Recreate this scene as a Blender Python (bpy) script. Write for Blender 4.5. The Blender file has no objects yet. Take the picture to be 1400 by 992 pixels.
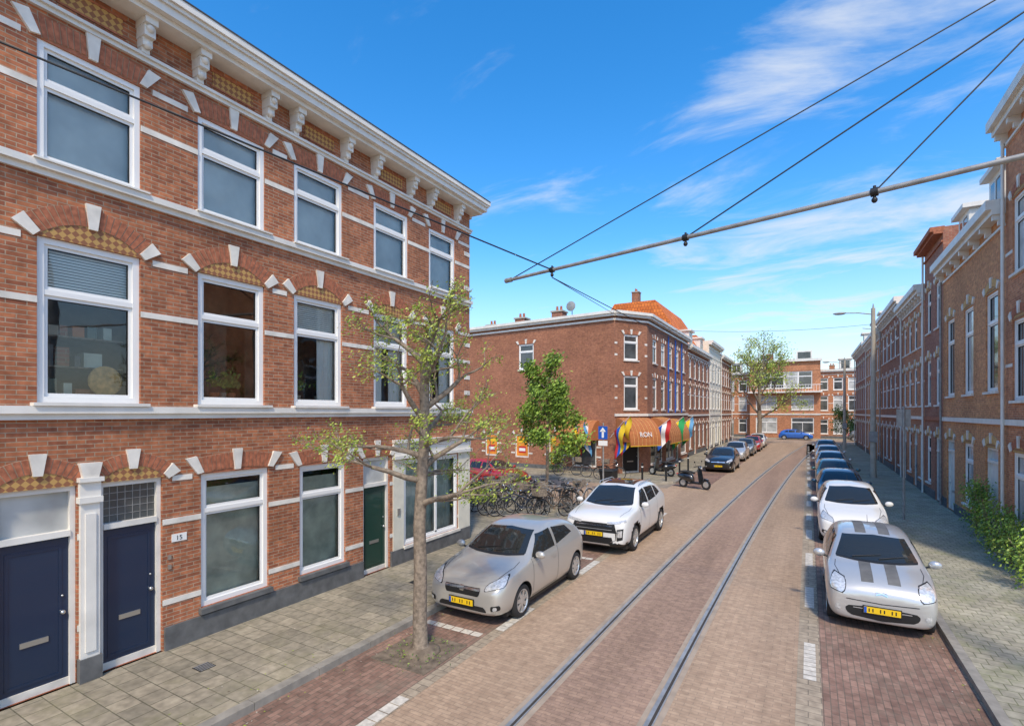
import bpy, bmesh, math, random
from mathutils import Vector, Matrix
from mathutils.bvhtree import BVHTree
R=random.Random(11)
scn=bpy.context.scene
COL=scn.collection
# ------------------------------------------------------------ materials
def newmat(name):
    m=bpy.data.materials.new(name); m.use_nodes=True
    nt=m.node_tree; b=nt.nodes['Principled BSDF']
    return m,nt,b
def N(nt,t,**k):
    n=nt.nodes.new(t)
    for a,v in k.items(): setattr(n,a,v)
    return n
def plain(name,col,rough=.6,metal=0,coat=0,var=.0,vscale=3,spec=None,bump=0):
    m,nt,b=newmat(name)
    b.inputs['Roughness'].default_value=rough; b.inputs['Metallic'].default_value=metal
    b.inputs['Coat Weight'].default_value=coat; b.inputs['Coat Roughness'].default_value=.03
    b.inputs['Base Color'].default_value=(*col,1)
    if spec is not None: b.inputs['Specular IOR Level'].default_value=spec
    if var>0 or bump>0:
        g=N(nt,'ShaderNodeNewGeometry'); no=N(nt,'ShaderNodeTexNoise'); no.inputs['Scale'].default_value=vscale; no.inputs['Detail'].default_value=3
        nt.links.new(g.outputs['Position'],no.inputs['Vector'])
        if var>0:
            r=N(nt,'ShaderNodeValToRGB'); r.color_ramp.elements[0].position=.3; r.color_ramp.elements[1].position=.7
            r.color_ramp.elements[0].color=(*[c*(1-var) for c in col],1); r.color_ramp.elements[1].color=(*[min(1,c*(1+var)) for c in col],1)
            nt.links.new(no.outputs['Fac'],r.inputs['Fac']); nt.links.new(r.outputs['Color'],b.inputs['Base Color'])
        if bump>0:
            bp=N(nt,'ShaderNodeBump'); bp.inputs['Strength'].default_value=bump; bp.inputs['Distance'].default_value=.02
            nt.links.new(no.outputs['Fac'],bp.inputs['Height']); nt.links.new(bp.outputs['Normal'],b.inputs['Normal'])
    return m
def brick(name,c1,c2,mo,bw=.205,rh=.06,ms=.008,ground=False,off=.5,var=.22,vs=.5,rough=.85,rot=False,moss=None,yscale=1,bias=0,fine=.22):
    m,nt,b=newmat(name); L=nt.links.new
    b.inputs['Roughness'].default_value=rough
    b.inputs['Specular IOR Level'].default_value=.25
    g=N(nt,'ShaderNodeNewGeometry'); s=N(nt,'ShaderNodeSeparateXYZ'); L(g.outputs['Position'],s.inputs[0])
    cb=N(nt,'ShaderNodeCombineXYZ')
    if ground:
        if rot: L(s.outputs[1],cb.inputs[0]); L(s.outputs[0],cb.inputs[1])
        else: L(s.outputs[0],cb.inputs[0]); L(s.outputs[1],cb.inputs[1])
    else:
        sn=N(nt,'ShaderNodeSeparateXYZ'); L(g.outputs['True Normal'],sn.inputs[0])
        ab=N(nt,'ShaderNodeMath',operation='ABSOLUTE'); L(sn.outputs[0],ab.inputs[0])
        gt=N(nt,'ShaderNodeMath',operation='GREATER_THAN'); L(ab.outputs[0],gt.inputs[0]); gt.inputs[1].default_value=.5
        mx=N(nt,'ShaderNodeMix'); L(gt.outputs[0],mx.inputs[0]); L(s.outputs[0],mx.inputs[2]); L(s.outputs[1],mx.inputs[3])
        L(mx.outputs[0],cb.inputs[0]); L(s.outputs[2],cb.inputs[1])
    br=N(nt,'ShaderNodeTexBrick'); br.offset=off; L(cb.outputs[0],br.inputs['Vector'])
    br.inputs['Color1'].default_value=(*c1,1); br.inputs['Color2'].default_value=(*c2,1); br.inputs['Mortar'].default_value=(*mo,1)
    br.inputs['Scale'].default_value=1; br.inputs['Mortar Size'].default_value=ms; br.inputs['Mortar Smooth'].default_value=.3
    br.inputs['Brick Width'].default_value=bw; br.inputs['Row Height'].default_value=rh; br.inputs['Bias'].default_value=bias
    no=N(nt,'ShaderNodeTexNoise'); no.inputs['Scale'].default_value=vs; no.inputs['Detail'].default_value=4; no.inputs['Roughness'].default_value=.65
    mp=N(nt,'ShaderNodeMapping'); mp.inputs['Scale'].default_value=(1,yscale,1)
    L(g.outputs['Position'],mp.inputs['Vector']); L(mp.outputs[0],no.inputs['Vector'])
    mr=N(nt,'ShaderNodeMapRange'); mr.inputs[1].default_value=.3; mr.inputs[2].default_value=.7; mr.inputs[3].default_value=1-var; mr.inputs[4].default_value=1+var*.7
    L(no.outputs['Fac'],mr.inputs[0])
    mu=N(nt,'ShaderNodeVectorMath',operation='SCALE'); L(br.outputs['Color'],mu.inputs[0]); L(mr.outputs[0],mu.inputs['Scale'])
    n2=N(nt,'ShaderNodeTexNoise'); n2.inputs['Scale'].default_value=9; n2.inputs['Detail'].default_value=2; L(g.outputs['Position'],n2.inputs['Vector'])
    m2=N(nt,'ShaderNodeMapRange'); m2.inputs[1].default_value=.3; m2.inputs[2].default_value=.7; m2.inputs[3].default_value=1-fine; m2.inputs[4].default_value=1+fine*.8; L(n2.outputs['Fac'],m2.inputs[0])
    mu2=N(nt,'ShaderNodeVectorMath',operation='SCALE'); L(mu.outputs[0],mu2.inputs[0]); L(m2.outputs[0],mu2.inputs['Scale'])
    out=mu2.outputs[0]
    if moss:
        n3=N(nt,'ShaderNodeTexNoise'); n3.inputs['Scale'].default_value=1.3; n3.inputs['Detail'].default_value=5; n3.inputs['Roughness'].default_value=.75; L(g.outputs['Position'],n3.inputs['Vector'])
        m3=N(nt,'ShaderNodeMapRange'); m3.inputs[1].default_value=.5; m3.inputs[2].default_value=.75; m3.inputs[3].default_value=0; m3.inputs[4].default_value=.7; L(n3.outputs['Fac'],m3.inputs[0])
        x=N(nt,'ShaderNodeMix',data_type='RGBA'); L(m3.outputs[0],x.inputs[0]); L(out,x.inputs[6]); x.inputs[7].default_value=(*moss,1); out=x.outputs[2]
    L(out,b.inputs['Base Color'])
    bp=N(nt,'ShaderNodeBump'); bp.inputs['Strength'].default_value=.45; bp.inputs['Distance'].default_value=.007; bp.invert=True
    L(br.outputs['Fac'],bp.inputs['Height']); L(bp.outputs['Normal'],b.inputs['Normal'])
    return m
def checker(name,c1,c2,sc):
    m,nt,b=newmat(name); L=nt.links.new
    g=N(nt,'ShaderNodeNewGeometry'); mp=N(nt,'ShaderNodeMapping'); mp.inputs['Rotation'].default_value=(math.radians(45),0,0); mp.inputs['Location'].default_value=(.31,0,0)
    ck=N(nt,'ShaderNodeTexChecker'); ck.inputs['Scale'].default_value=sc; ck.inputs['Color1'].default_value=(*c1,1); ck.inputs['Color2'].default_value=(*c2,1)
    s=N(nt,'ShaderNodeVectorMath',operation='MULTIPLY'); s.inputs[1].default_value=(0,1,1); L(g.outputs['Position'],s.inputs[0]); L(s.outputs[0],mp.inputs[0])
    L(mp.outputs[0],ck.inputs[0]); L(ck.outputs[0],b.inputs['Base Color']); b.inputs['Roughness'].default_value=.8
    return m
M={}
M['brickL']=brick('brick_red',(.46,.165,.075),(.26,.085,.045),(.38,.27,.18),ms=.007,var=.3,bias=-.1)
M['brickC']=brick('brick_brown',(.39,.15,.075),(.28,.098,.055),(.32,.2,.13))
M['brickR']=brick('brick_orange',(.68,.29,.11),(.50,.18,.075),(.48,.33,.19))
M['brickR2']=brick('brick_orange2',(.60,.24,.11),(.44,.15,.07),(.46,.31,.19))
M['brickD']=brick('brick_dark',(.42,.17,.10),(.33,.11,.07),(.33,.23,.16))
M['vous']=plain('voussoir_brick',(.37,.125,.06),.85,var=.35,vscale=14)
M['vousR']=plain('voussoir_brick_light',(.62,.37,.14),.85,var=.3,vscale=14)
M['mort']=plain('mortar',(.40,.28,.18),.9)
M['tymp']=checker('tile_pattern',(.50,.29,.09),(.27,.11,.05),15)
M['white']=plain('white_paint',(.72,.68,.60),.5,var=.10,vscale=2.5)
M['stone']=plain('white_stone',(.70,.65,.56),.7,var=.18,vscale=4)
M['pvc']=plain('white_frame',(.80,.78,.73),.35)
M['cream']=plain('cream_plaster',(.70,.64,.50),.8,var=.1)
M['grey']=plain('grey_plinth',(.12,.118,.112),.8,var=.25,vscale=5)
M['navy']=plain('navy_door',(.008,.022,.055),.3,coat=.3)
M['green']=plain('green_door',(.01,.045,.03),.35,coat=.3)
M['black']=plain('black',(.012,.012,.012),.5)
M['rubber']=plain('rubber',(.022,.021,.020),.85)
M['steel']=plain('steel',(.55,.55,.53),.3,metal=.9)
M['alloy']=plain('alloy',(.6,.6,.58),.32,metal=.7)
M['chrome']=plain('chrome',(.75,.75,.74),.12,metal=1)
M['galv']=plain('galvanised',(.30,.29,.27),.55,metal=.3,var=.2,vscale=8)
M['concrete']=plain('concrete',(.42,.37,.29),.9,var=.15,vscale=3)
M['roofflat']=plain('bitumen',(.06,.06,.06),.9,var=.2)
M['rooft']=brick('roof_tiles_orange',(.78,.22,.05),(.62,.15,.035),(.30,.08,.03),bw=.25,rh=.3,ms=.02,ground=False)
M['yellow']=plain('yellow_plate',(.78,.50,.01),.45)
M['orange']=plain('orange_poster',(.75,.24,.02),.6,var=.3,vscale=2)
M['red']=plain('red',(.5,.02,.02),.6); M['blue']=plain('blue',(.01,.09,.42),.5); M['yel']=plain('yellow_cloth',(.80,.52,.02),.8)
M['grn']=plain('green_cloth',(.02,.33,.10),.8); M['cloud']=plain('white_cloth',(.78,.76,.72),.8); M['skyb']=plain('light_blue',(.12,.35,.6),.7)
M['awn']=plain('awning_brown',(.42,.145,.045),.8,var=.12,vscale=6)
M['bark']=plain('bark',(.23,.18,.13),.95,var=.4,vscale=16,bump=.6)
M['soil']=plain('soil',(.17,.13,.09),1,var=.4,vscale=8,bump=.5)
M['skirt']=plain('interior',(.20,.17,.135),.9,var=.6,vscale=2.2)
M['curt']=plain('curtain',(.88,.86,.80),.9,var=.05)
M['curtg']=plain('frosted_film',(.50,.52,.42),.6,var=.28,vscale=3)
M['blind']=plain('blind_grey',(.68,.69,.65),.6,var=.2,vscale=1.5)
def leafmat(name,c):
    m,nt,b=newmat(name); b.inputs['Base Color'].default_value=(*c,1); b.inputs['Roughness'].default_value=.6; return m
LF1=[leafmat('leaf_a',(.30,.38,.04)),leafmat('leaf_b',(.19,.29,.035)),leafmat('leaf_c',(.42,.46,.08))]
LF2=[leafmat('leaf_d',(.30,.42,.05)),leafmat('leaf_e',(.18,.29,.03)),leafmat('leaf_f',(.10,.17,.02))]
LF3=[leafmat('leaf_g',(.12,.22,.03)),leafmat('leaf_h',(.07,.13,.02)),leafmat('leaf_i',(.24,.31,.05))]
def glassm(name,fac0):
    m=bpy.data.materials.new(name); m.use_nodes=True; nt=m.node_tree; nt.nodes.clear(); L=nt.links.new
    o=N(nt,'ShaderNodeOutputMaterial'); t=N(nt,'ShaderNodeBsdfTransparent'); t.inputs[0].default_value=(.93,.96,.95,1)
    g=N(nt,'ShaderNodeBsdfGlossy'); g.inputs['Roughness'].default_value=.02; g.inputs['Color'].default_value=(.9,.9,.9,1)
    f=N(nt,'ShaderNodeFresnel'); f.inputs[0].default_value=1.5; a=N(nt,'ShaderNodeMath',operation='ADD'); a.inputs[1].default_value=fac0; a.use_clamp=True
    x=N(nt,'ShaderNodeMixShader'); L(f.outputs[0],a.inputs[0]); L(a.outputs[0],x.inputs[0]); L(t.outputs[0],x.inputs[1]); L(g.outputs[0],x.inputs[2]); L(x.outputs[0],o.inputs[0])
    ge=N(nt,'ShaderNodeNewGeometry'); no=N(nt,'ShaderNodeTexNoise'); no.inputs['Scale'].default_value=1.6; no.inputs['Detail'].default_value=1; L(ge.outputs['Position'],no.inputs[0])
    bp=N(nt,'ShaderNodeBump'); bp.inputs['Strength'].default_value=.08; bp.inputs['Distance'].default_value=.05; L(no.outputs[0],bp.inputs['Height']); L(bp.outputs[0],g.inputs['Normal'])
    return m
M['glass']=glassm('window_glass',.04)
M['glo']=plain('window_glass_dark',(.07,.075,.075),.04,spec=.7,var=.5,vscale=1.2)
M['glo2']=plain('window_glass_curtained',(.45,.45,.42),.12,spec=.5,var=.3,vscale=1.5)
M['carglass']=plain('car_glass',(.022,.025,.024),.03,spec=.55,coat=.2)
M['lamp']=plain('headlamp',(.62,.62,.60),.12,metal=.35,coat=1,var=.3,vscale=25)
# ------------------------------------------------------------ mesh builder
class MB:
    def __init__(s): s.v=[];s.f=[];s.m=[];s.sm=[];s.mats=[]
    def mi(s,k):
        m=M[k] if isinstance(k,str) else k
        if m not in s.mats: s.mats.append(m)
        return s.mats.index(m)
    def face(s,pts,mat,smooth=False):
        b=len(s.v); s.v+= [tuple(p) for p in pts]; s.f.append(tuple(range(b,b+len(pts)))); s.m.append(s.mi(mat)); s.sm.append(smooth)
    def grid(s,rows,mat,smooth=True,closed=False):
        b=len(s.v); n=len(rows[0]); k=s.mi(mat)
        for r in rows: s.v+=[tuple(p) for p in r]
        for i in range(len(rows)-1):
            for j in range(n if closed else n-1):
                j2=(j+1)%n
                s.f.append((b+i*n+j,b+i*n+j2,b+(i+1)*n+j2,b+(i+1)*n+j)); s.m.append(k); s.sm.append(smooth)
    def hexa(s,p,mat):
        b=len(s.v); s.v+=[tuple(q) for q in p]; k=s.mi(mat)
        for f in ((0,3,2,1),(4,5,6,7),(0,1,5,4),(1,2,6,5),(2,3,7,6),(3,0,4,7)):
            s.f.append(tuple(b+i for i in f)); s.m.append(k); s.sm.append(False)
    def box(s,a,c,mat):
        x0,y0,z0=a;x1,y1,z1=c
        s.hexa([(x0,y0,z0),(x1,y0,z0),(x1,y1,z0),(x0,y1,z0),(x0,y0,z1),(x1,y0,z1),(x1,y1,z1),(x0,y1,z1)],mat)
    def tube(s,p0,p1,r0,r1,mat,n=8,cap=True,smooth=True):
        p0=Vector(p0);p1=Vector(p1); d=(p1-p0)
        if d.length<1e-6: return
        d.normalize(); a=d.orthogonal().normalized(); b=d.cross(a)
        A=[p0+(a*math.cos(t)+b*math.sin(t))*r0 for t in [2*math.pi*i/n for i in range(n)]]
        B=[p1+(a*math.cos(t)+b*math.sin(t))*r1 for t in [2*math.pi*i/n for i in range(n)]]
        s.grid([A,B],mat,smooth,True)
        if cap: s.face(A[::-1],mat); s.face(B,mat)
    def path(s,pts,rs,mat,n=8):
        rows=[]; pv=None
        for i,p in enumerate(pts):
            p=Vector(p); d=(Vector(pts[min(i+1,len(pts)-1)])-Vector(pts[max(i-1,0)])).normalized()
            if pv is None: a=d.orthogonal().normalized()
            else: a=(pv-d*pv.dot(d)).normalized()
            pv=a; b=d.cross(a); r=rs[i] if isinstance(rs,(list,tuple)) else rs
            rows.append([p+(a*math.cos(t)+b*math.sin(t))*r for t in [2*math.pi*k/n for k in range(n)]])
        s.grid(rows,mat,True,True); s.face(rows[0][::-1],mat); s.face(rows[-1],mat)
    def ell(s,c,r,mat,n=12,m=8):
        rows=[]
        for i in range(m+1):
            ph=math.pi*i/m
            rows.append([(c[0]+r[0]*math.sin(ph)*math.cos(2*math.pi*j/n),c[1]+r[1]*math.sin(ph)*math.sin(2*math.pi*j/n),c[2]+r[2]*math.cos(ph)) for j in range(n)])
        s.grid(rows,mat,True,True)
    def lathe_x(s,c,prof,mat,n=28):
        rows=[[(c[0]+dx,c[1]+r*math.cos(2*math.pi*k/n),c[2]+r*math.sin(2*math.pi*k/n)) for k in range(n)] for dx,r in prof]
        s.grid(rows,mat,True,True)
    def build(s,name,parent=None,loc=None):
        me=bpy.data.meshes.new(name); me.from_pydata(s.v,[],s.f); 
        for m in s.mats: me.materials.append(m)
        me.polygons.foreach_set('material_index',s.m); me.polygons.foreach_set('use_smooth',s.sm); me.update()
        o=bpy.data.objects.new(name,me); COL.objects.link(o)
        if parent: o.parent=parent
        if loc: o.location=loc
        return o
def empty(name,loc=(0,0,0),rz=0):
    e=bpy.data.objects.new(name,None); COL.objects.link(e); e.location=loc; e.rotation_euler=(0,0,rz); e.empty_display_size=.3; return e
class Fr:
    def __init__(s,o,u,n): s.o=Vector((o[0],o[1],0)); s.u=Vector((u[0],u[1],0)).normalized(); s.n=Vector((n[0],n[1],0)).normalized()
    def P(s,u,z,d=0): return s.o+s.u*u+s.n*d+Vector((0,0,z))
    def box(s,mb,u0,u1,z0,z1,d0,d1,mat):
        P=s.P; mb.hexa([P(u0,z0,d0),P(u1,z0,d0),P(u1,z0,d1),P(u0,z0,d1),P(u0,z1,d0),P(u1,z1,d0),P(u1,z1,d1),P(u0,z1,d1)],mat)
    def quad(s,mb,u0,u1,z0,z1,d,mat): mb.face([s.P(u0,z0,d),s.P(u1,z0,d),s.P(u1,z1,d),s.P(u0,z1,d)],mat)
    def poly(s,mb,pts,d0,d1,mat):
        mb.face([s.P(u,z,d1) for u,z in pts],mat)
        for i in range(len(pts)):
            a=pts[i];b=pts[(i+1)%len(pts)]
            mb.face([s.P(*a,d0),s.P(*b,d0),s.P(*b,d1),s.P(*a,d1)],mat)
def wall(mb,F,u0,u1,z0,z1,holes,mat,depth=.16):
    us=sorted({u0,u1,*[h[0] for h in holes],*[h[1] for h in holes]}); zs=sorted({z0,z1,*[h[2] for h in holes],*[h[3] for h in holes]})
    us=[u for u in us if u0<=u<=u1]; zs=[z for z in zs if z0<=z<=z1]
    for i in range(len(us)-1):
        for j in range(len(zs)-1):
            uc=(us[i]+us[i+1])/2; zc=(zs[j]+zs[j+1])/2
            if any(h[0]<uc<h[1] and h[2]<zc<h[3] for h in holes): continue
            F.quad(mb,us[i],us[i+1],zs[j],zs[j+1],0,mat)
    for a,b,c,d in holes:
        P=F.P
        for q in ([P(a,c,0),P(a,d,0),P(a,d,-depth),P(a,c,-depth)],[P(b,c,0),P(b,d,0),P(b,d,-depth),P(b,c,-depth)],[P(a,d,0),P(b,d,0),P(b,d,-depth),P(a,d,-depth)],[P(a,c,0),P(b,c,0),P(b,c,-depth),P(a,c,-depth)]):
            mb.face(q,mat)
def body(mb,F,u0,u1,H,depth,mat,roofmat='roofflat'):
    P=F.P
    mb.face([P(u0,0,0),P(u0,0,-depth),P(u0,H,-depth),P(u0,H,0)],mat)
    mb.face([P(u1,0,0),P(u1,0,-depth),P(u1,H,-depth),P(u1,H,0)],mat)
    mb.face([P(u0,0,-depth),P(u1,0,-depth),P(u1,H,-depth),P(u0,H,-depth)],mat)
    mb.face([P(u0,H-.05,0),P(u1,H-.05,0),P(u1,H-.05,-depth),P(u0,H-.05,-depth)],roofmat)
def arch(mb,F,uc,w,zs,rise,th,n=16,vm='vous',tm='tymp',stones=True,key=True,sm='stone',ks=1.0):
    Rr=(w*w/4+rise*rise)/(2*rise); cz=zs+rise-Rr; a0=math.asin(min(1,w/2/Rr))
    pt=lambda a,r:(uc+r*math.sin(a),cz+r*math.cos(a))
    pts=[pt(-a0+2*a0*i/n,Rr) for i in range(n+1)]
    if rise>.05: F.poly(mb,[(uc-w/2,zs),(uc+w/2,zs)]+pts[::-1][1:-1],0,.004,tm)
    pr=[pt(-a0+2*a0*i/n,Rr) for i in range(n+1)]; po=[pt(-a0+2*a0*i/n,Rr+th) for i in range(n+1)]
    for i in range(n): F.poly(mb,[pr[i],pr[i+1],po[i+1],po[i]],0,.007,'mort')
    g=a0*2/n*.09
    for i in range(n):
        b=-a0+2*a0*i/n; c=b+2*a0/n
        F.poly(mb,[pt(b+g,Rr+.005),pt(c-g,Rr+.005),pt(c-g,Rr+th-.005),pt(b+g,Rr+th-.005)],.007,.016,vm)
    if stones:
        for a,e in ((0,.06),(-a0,.02),(a0,.02)):
            if a==0 and not key: continue
            hw1=.05/Rr*ks; hw2=.085/(Rr+th)*ks
            sk=.0
            if a0<.5 and a!=0: sk=.10*(1 if a>0 else -1)
            q=[pt(a-hw1,Rr-.03 if a==0 else Rr+.02),pt(a+hw1,Rr-.03 if a==0 else Rr+.02),pt(a+hw2,Rr+th+e),pt(a-hw2,Rr+th+e)]
            q=[q[0],q[1],(q[2][0]+sk,q[2][1]),(q[3][0]+sk,q[3][1])]
            F.poly(mb,q,0,.045,sm)
def curtain(mb,F,u0,u1,z0,z1,d,mat='curt'):
    n=max(4,int((u1-u0)/.035)); a=[];b=[]
    for i in range(n+1):
        u=u0+(u1-u0)*i/n; dd=d+.02*math.sin(i*1.9)+.01*math.sin(i*.7)
        a.append(F.P(u,z0,dd)); b.append(F.P(u,z1,dd))
    mb.grid([a,b],mat,True)
def window(mb,F,u0,u1,z0,z1,style='op',transom=.3,fw=.07,ins=.1,sill=True,fm='pvc',mull=0):
    e=.002
    for a in ((u0+e,u0+fw,z0+e,z1-e),(u1-fw,u1-e,z0+e,z1-e),(u0+fw,u1-fw,z1-fw,z1-e),(u0+fw,u1-fw,z0+e,z0+fw)): F.box(mb,*a,-ins-.05,-ins+.06,fm)
    zt=z1-(z1-z0)*transom
    if transom>0: F.box(mb,u0+fw,u1-fw,zt-.035,zt+.035,-ins-.045,-ins+.055,fm)
    iw=.045
    for (c,d) in (((z0+fw,zt-.035),(zt+.035,z1-fw)) if transom>0 else ((z0+fw,z1-fw),)):
        a,b=u0+fw,u1-fw
        for q in ((a,a+iw,c,d),(b-iw,b,c,d),(a+iw,b-iw,d-iw,d),(a+iw,b-iw,c,c+iw)): F.box(mb,*q,-ins-.03,-ins+.03,fm)
        for q in ((a+iw,a+iw+.008,c+iw,d-iw),(b-iw-.008,b-iw,c+iw,d-iw),(a+iw+.008,b-iw-.008,d-iw-.008,d-iw)): F.box(mb,*q,-ins-.01,-ins+.02,'black')
    if mull:
        uc=(u0+u1)/2; F.box(mb,uc-.035,uc+.035,z0+fw,(zt-.035 if transom>0 else z1-fw),-ins-.04,-ins+.05,fm)
    if sill: F.box(mb,u0-.05,u1+.05,z0-.07,z0-.002,-.05,.07,'stone')
    if style.startswith('op'):
        F.quad(mb,u0+fw,u1-fw,z0+fw,z1-fw,-ins,R.choice(['glo','glo','glo2']) if style=='op' else 'glo')
        return
    F.quad(mb,u0+fw,u1-fw,z0+fw,z1-fw,-ins,'glass')
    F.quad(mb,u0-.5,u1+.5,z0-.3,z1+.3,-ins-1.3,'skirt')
    i1=-ins-.075; i0=-ins-.085
    if 'B' in style: F.box(mb,u0+.01,u1-.01,z0+.05,z1-.02,i0,i1,'blind')
    if 'T' in style: F.box(mb,u0+.01,u1-.01,zt+.1*(z1-zt),z1-.02,i0,i1,'blind')
    if 'H' in style: # half lowered venetian blind
        z=zt+.04
        while z<z1-fw: F.box(mb,u0+.05,u1-.05,z,z+.028,i0,i1+.008,'curt'); z+=.04
    if 'F' in style: F.box(mb,u0+.01,u1-.01,z0+.02,z1-.25,i0,i1,'curtg')
    if 'L' in style: curtain(mb,F,u0,u0+(u1-u0)*.36,z0,z1,-ins-.10)
    if 'R' in style: curtain(mb,F,u1-(u1-u0)*.42,u1,z0,z1,-ins-.10)
    if 'C' in style: curtain(mb,F,u0,u1,z0,z1,-ins-.13,'curtg')
    if 'P' in style:
        rr=random.Random(int(u0*97+z0*31))
        for k in range(4):
            u=u0+.2+(u1-u0-.4)*rr.random(); r=rr.uniform(.05,.09)
            mb.tube(F.P(u,z0+.08,-ins-.2),F.P(u,z0+.22,-ins-.2),r*.7,r,M[rr.choice(['vous','cloud','concrete'])],8)
            for j in range(45):
                p=F.P(u+rr.gauss(0,.08),z0+.3+abs(rr.gauss(0,.13)),-ins-.2+rr.gauss(0,.02)); d=Vector((0,rr.uniform(.02,.05),rr.uniform(-.02,.03))); mb.face([p,p+d,p+d*1.2+Vector((0,0,.05)),p+Vector((0,0,.03))],LF3[j%3])
    if 'K' in style: # shelf unit just behind the glass with stacked things resting on each board
        rr=random.Random(int(u0*57+z0*13))
        for s in range(3):
            zs=z0+.10+s*.42
            F.box(mb,u0+.1,u1-.1,zs-.02,zs,-.62,-.30,'bark')
            u=u0+.12
            while u<u1-.3:
                wd=rr.uniform(.06,.24); F.box(mb,u,u+wd,zs,zs+rr.uniform(.1,.32),-.56,-.34,rr.choice(['curtg','concrete','grey','green','vous','awn','brickC'])); u+=wd+rr.uniform(.01,.08)
        mb.ell(F.P(u1-.35,z0+.33,-.24),(.02,.22,.22),'vousR',14,10)
def door(mb,F,u0,u1,z0,z1,zt,mat='navy',fm='white',leaded=False):
    F.box(mb,u0+.002,u0+.06,z0,zt-.002,-.16,-.05,fm); F.box(mb,u1-.06,u1-.002,z0,zt-.002,-.16,-.05,fm)
    F.box(mb,u0+.06,u1-.06,zt-.07,zt-.002,-.16,-.05,fm); F.box(mb,u0+.06,u1-.06,z1,z1+.08,-.16,-.03,fm)
    F.box(mb,u0+.06,u1-.06,z0+.03,z1,-.15,-.10,mat)
    a,b=u0+.06,u1-.06; w=b-a
    for q in ((a+.1*w,b-.1*w,z0+.16,z0+.2),(a+.1*w,b-.1*w,z1-.16,z1-.12),(a+.1*w,a+.15*w,z0+.2,z1-.16),(b-.15*w,b-.1*w,z0+.2,z1-.16)): F.box(mb,*q,-.10,-.092,mat)
    F.box(mb,a,b,z0,z0+.10,-.10,-.085,'stone')
    F.box(mb,a+.3*w,b-.3*w,z0+.66,z0+.73,-.10,-.085,'steel')
    mb.ell(F.P(b-.07,z0+1.0,-.07),(.03,.03,.03),'steel'); mb.ell(F.P(b-.07,z0+1.22,-.09),(.015,.015,.015),'steel')
    F.quad(mb,a,b,z1+.08,zt-.07,-.12,'glo' if leaded else 'glo2')
    if leaded:
        for i in range(1,7): F.box(mb,a+w*i/7-.004,a+w*i/7+.004,z1+.08,zt-.07,-.119,-.113,'galv')
        for i in range(1,5): z=z1+.08+(zt-z1-.15)*i/5; F.box(mb,a,b,z-.004,z+.004,-.118,-.112,'galv')
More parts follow.
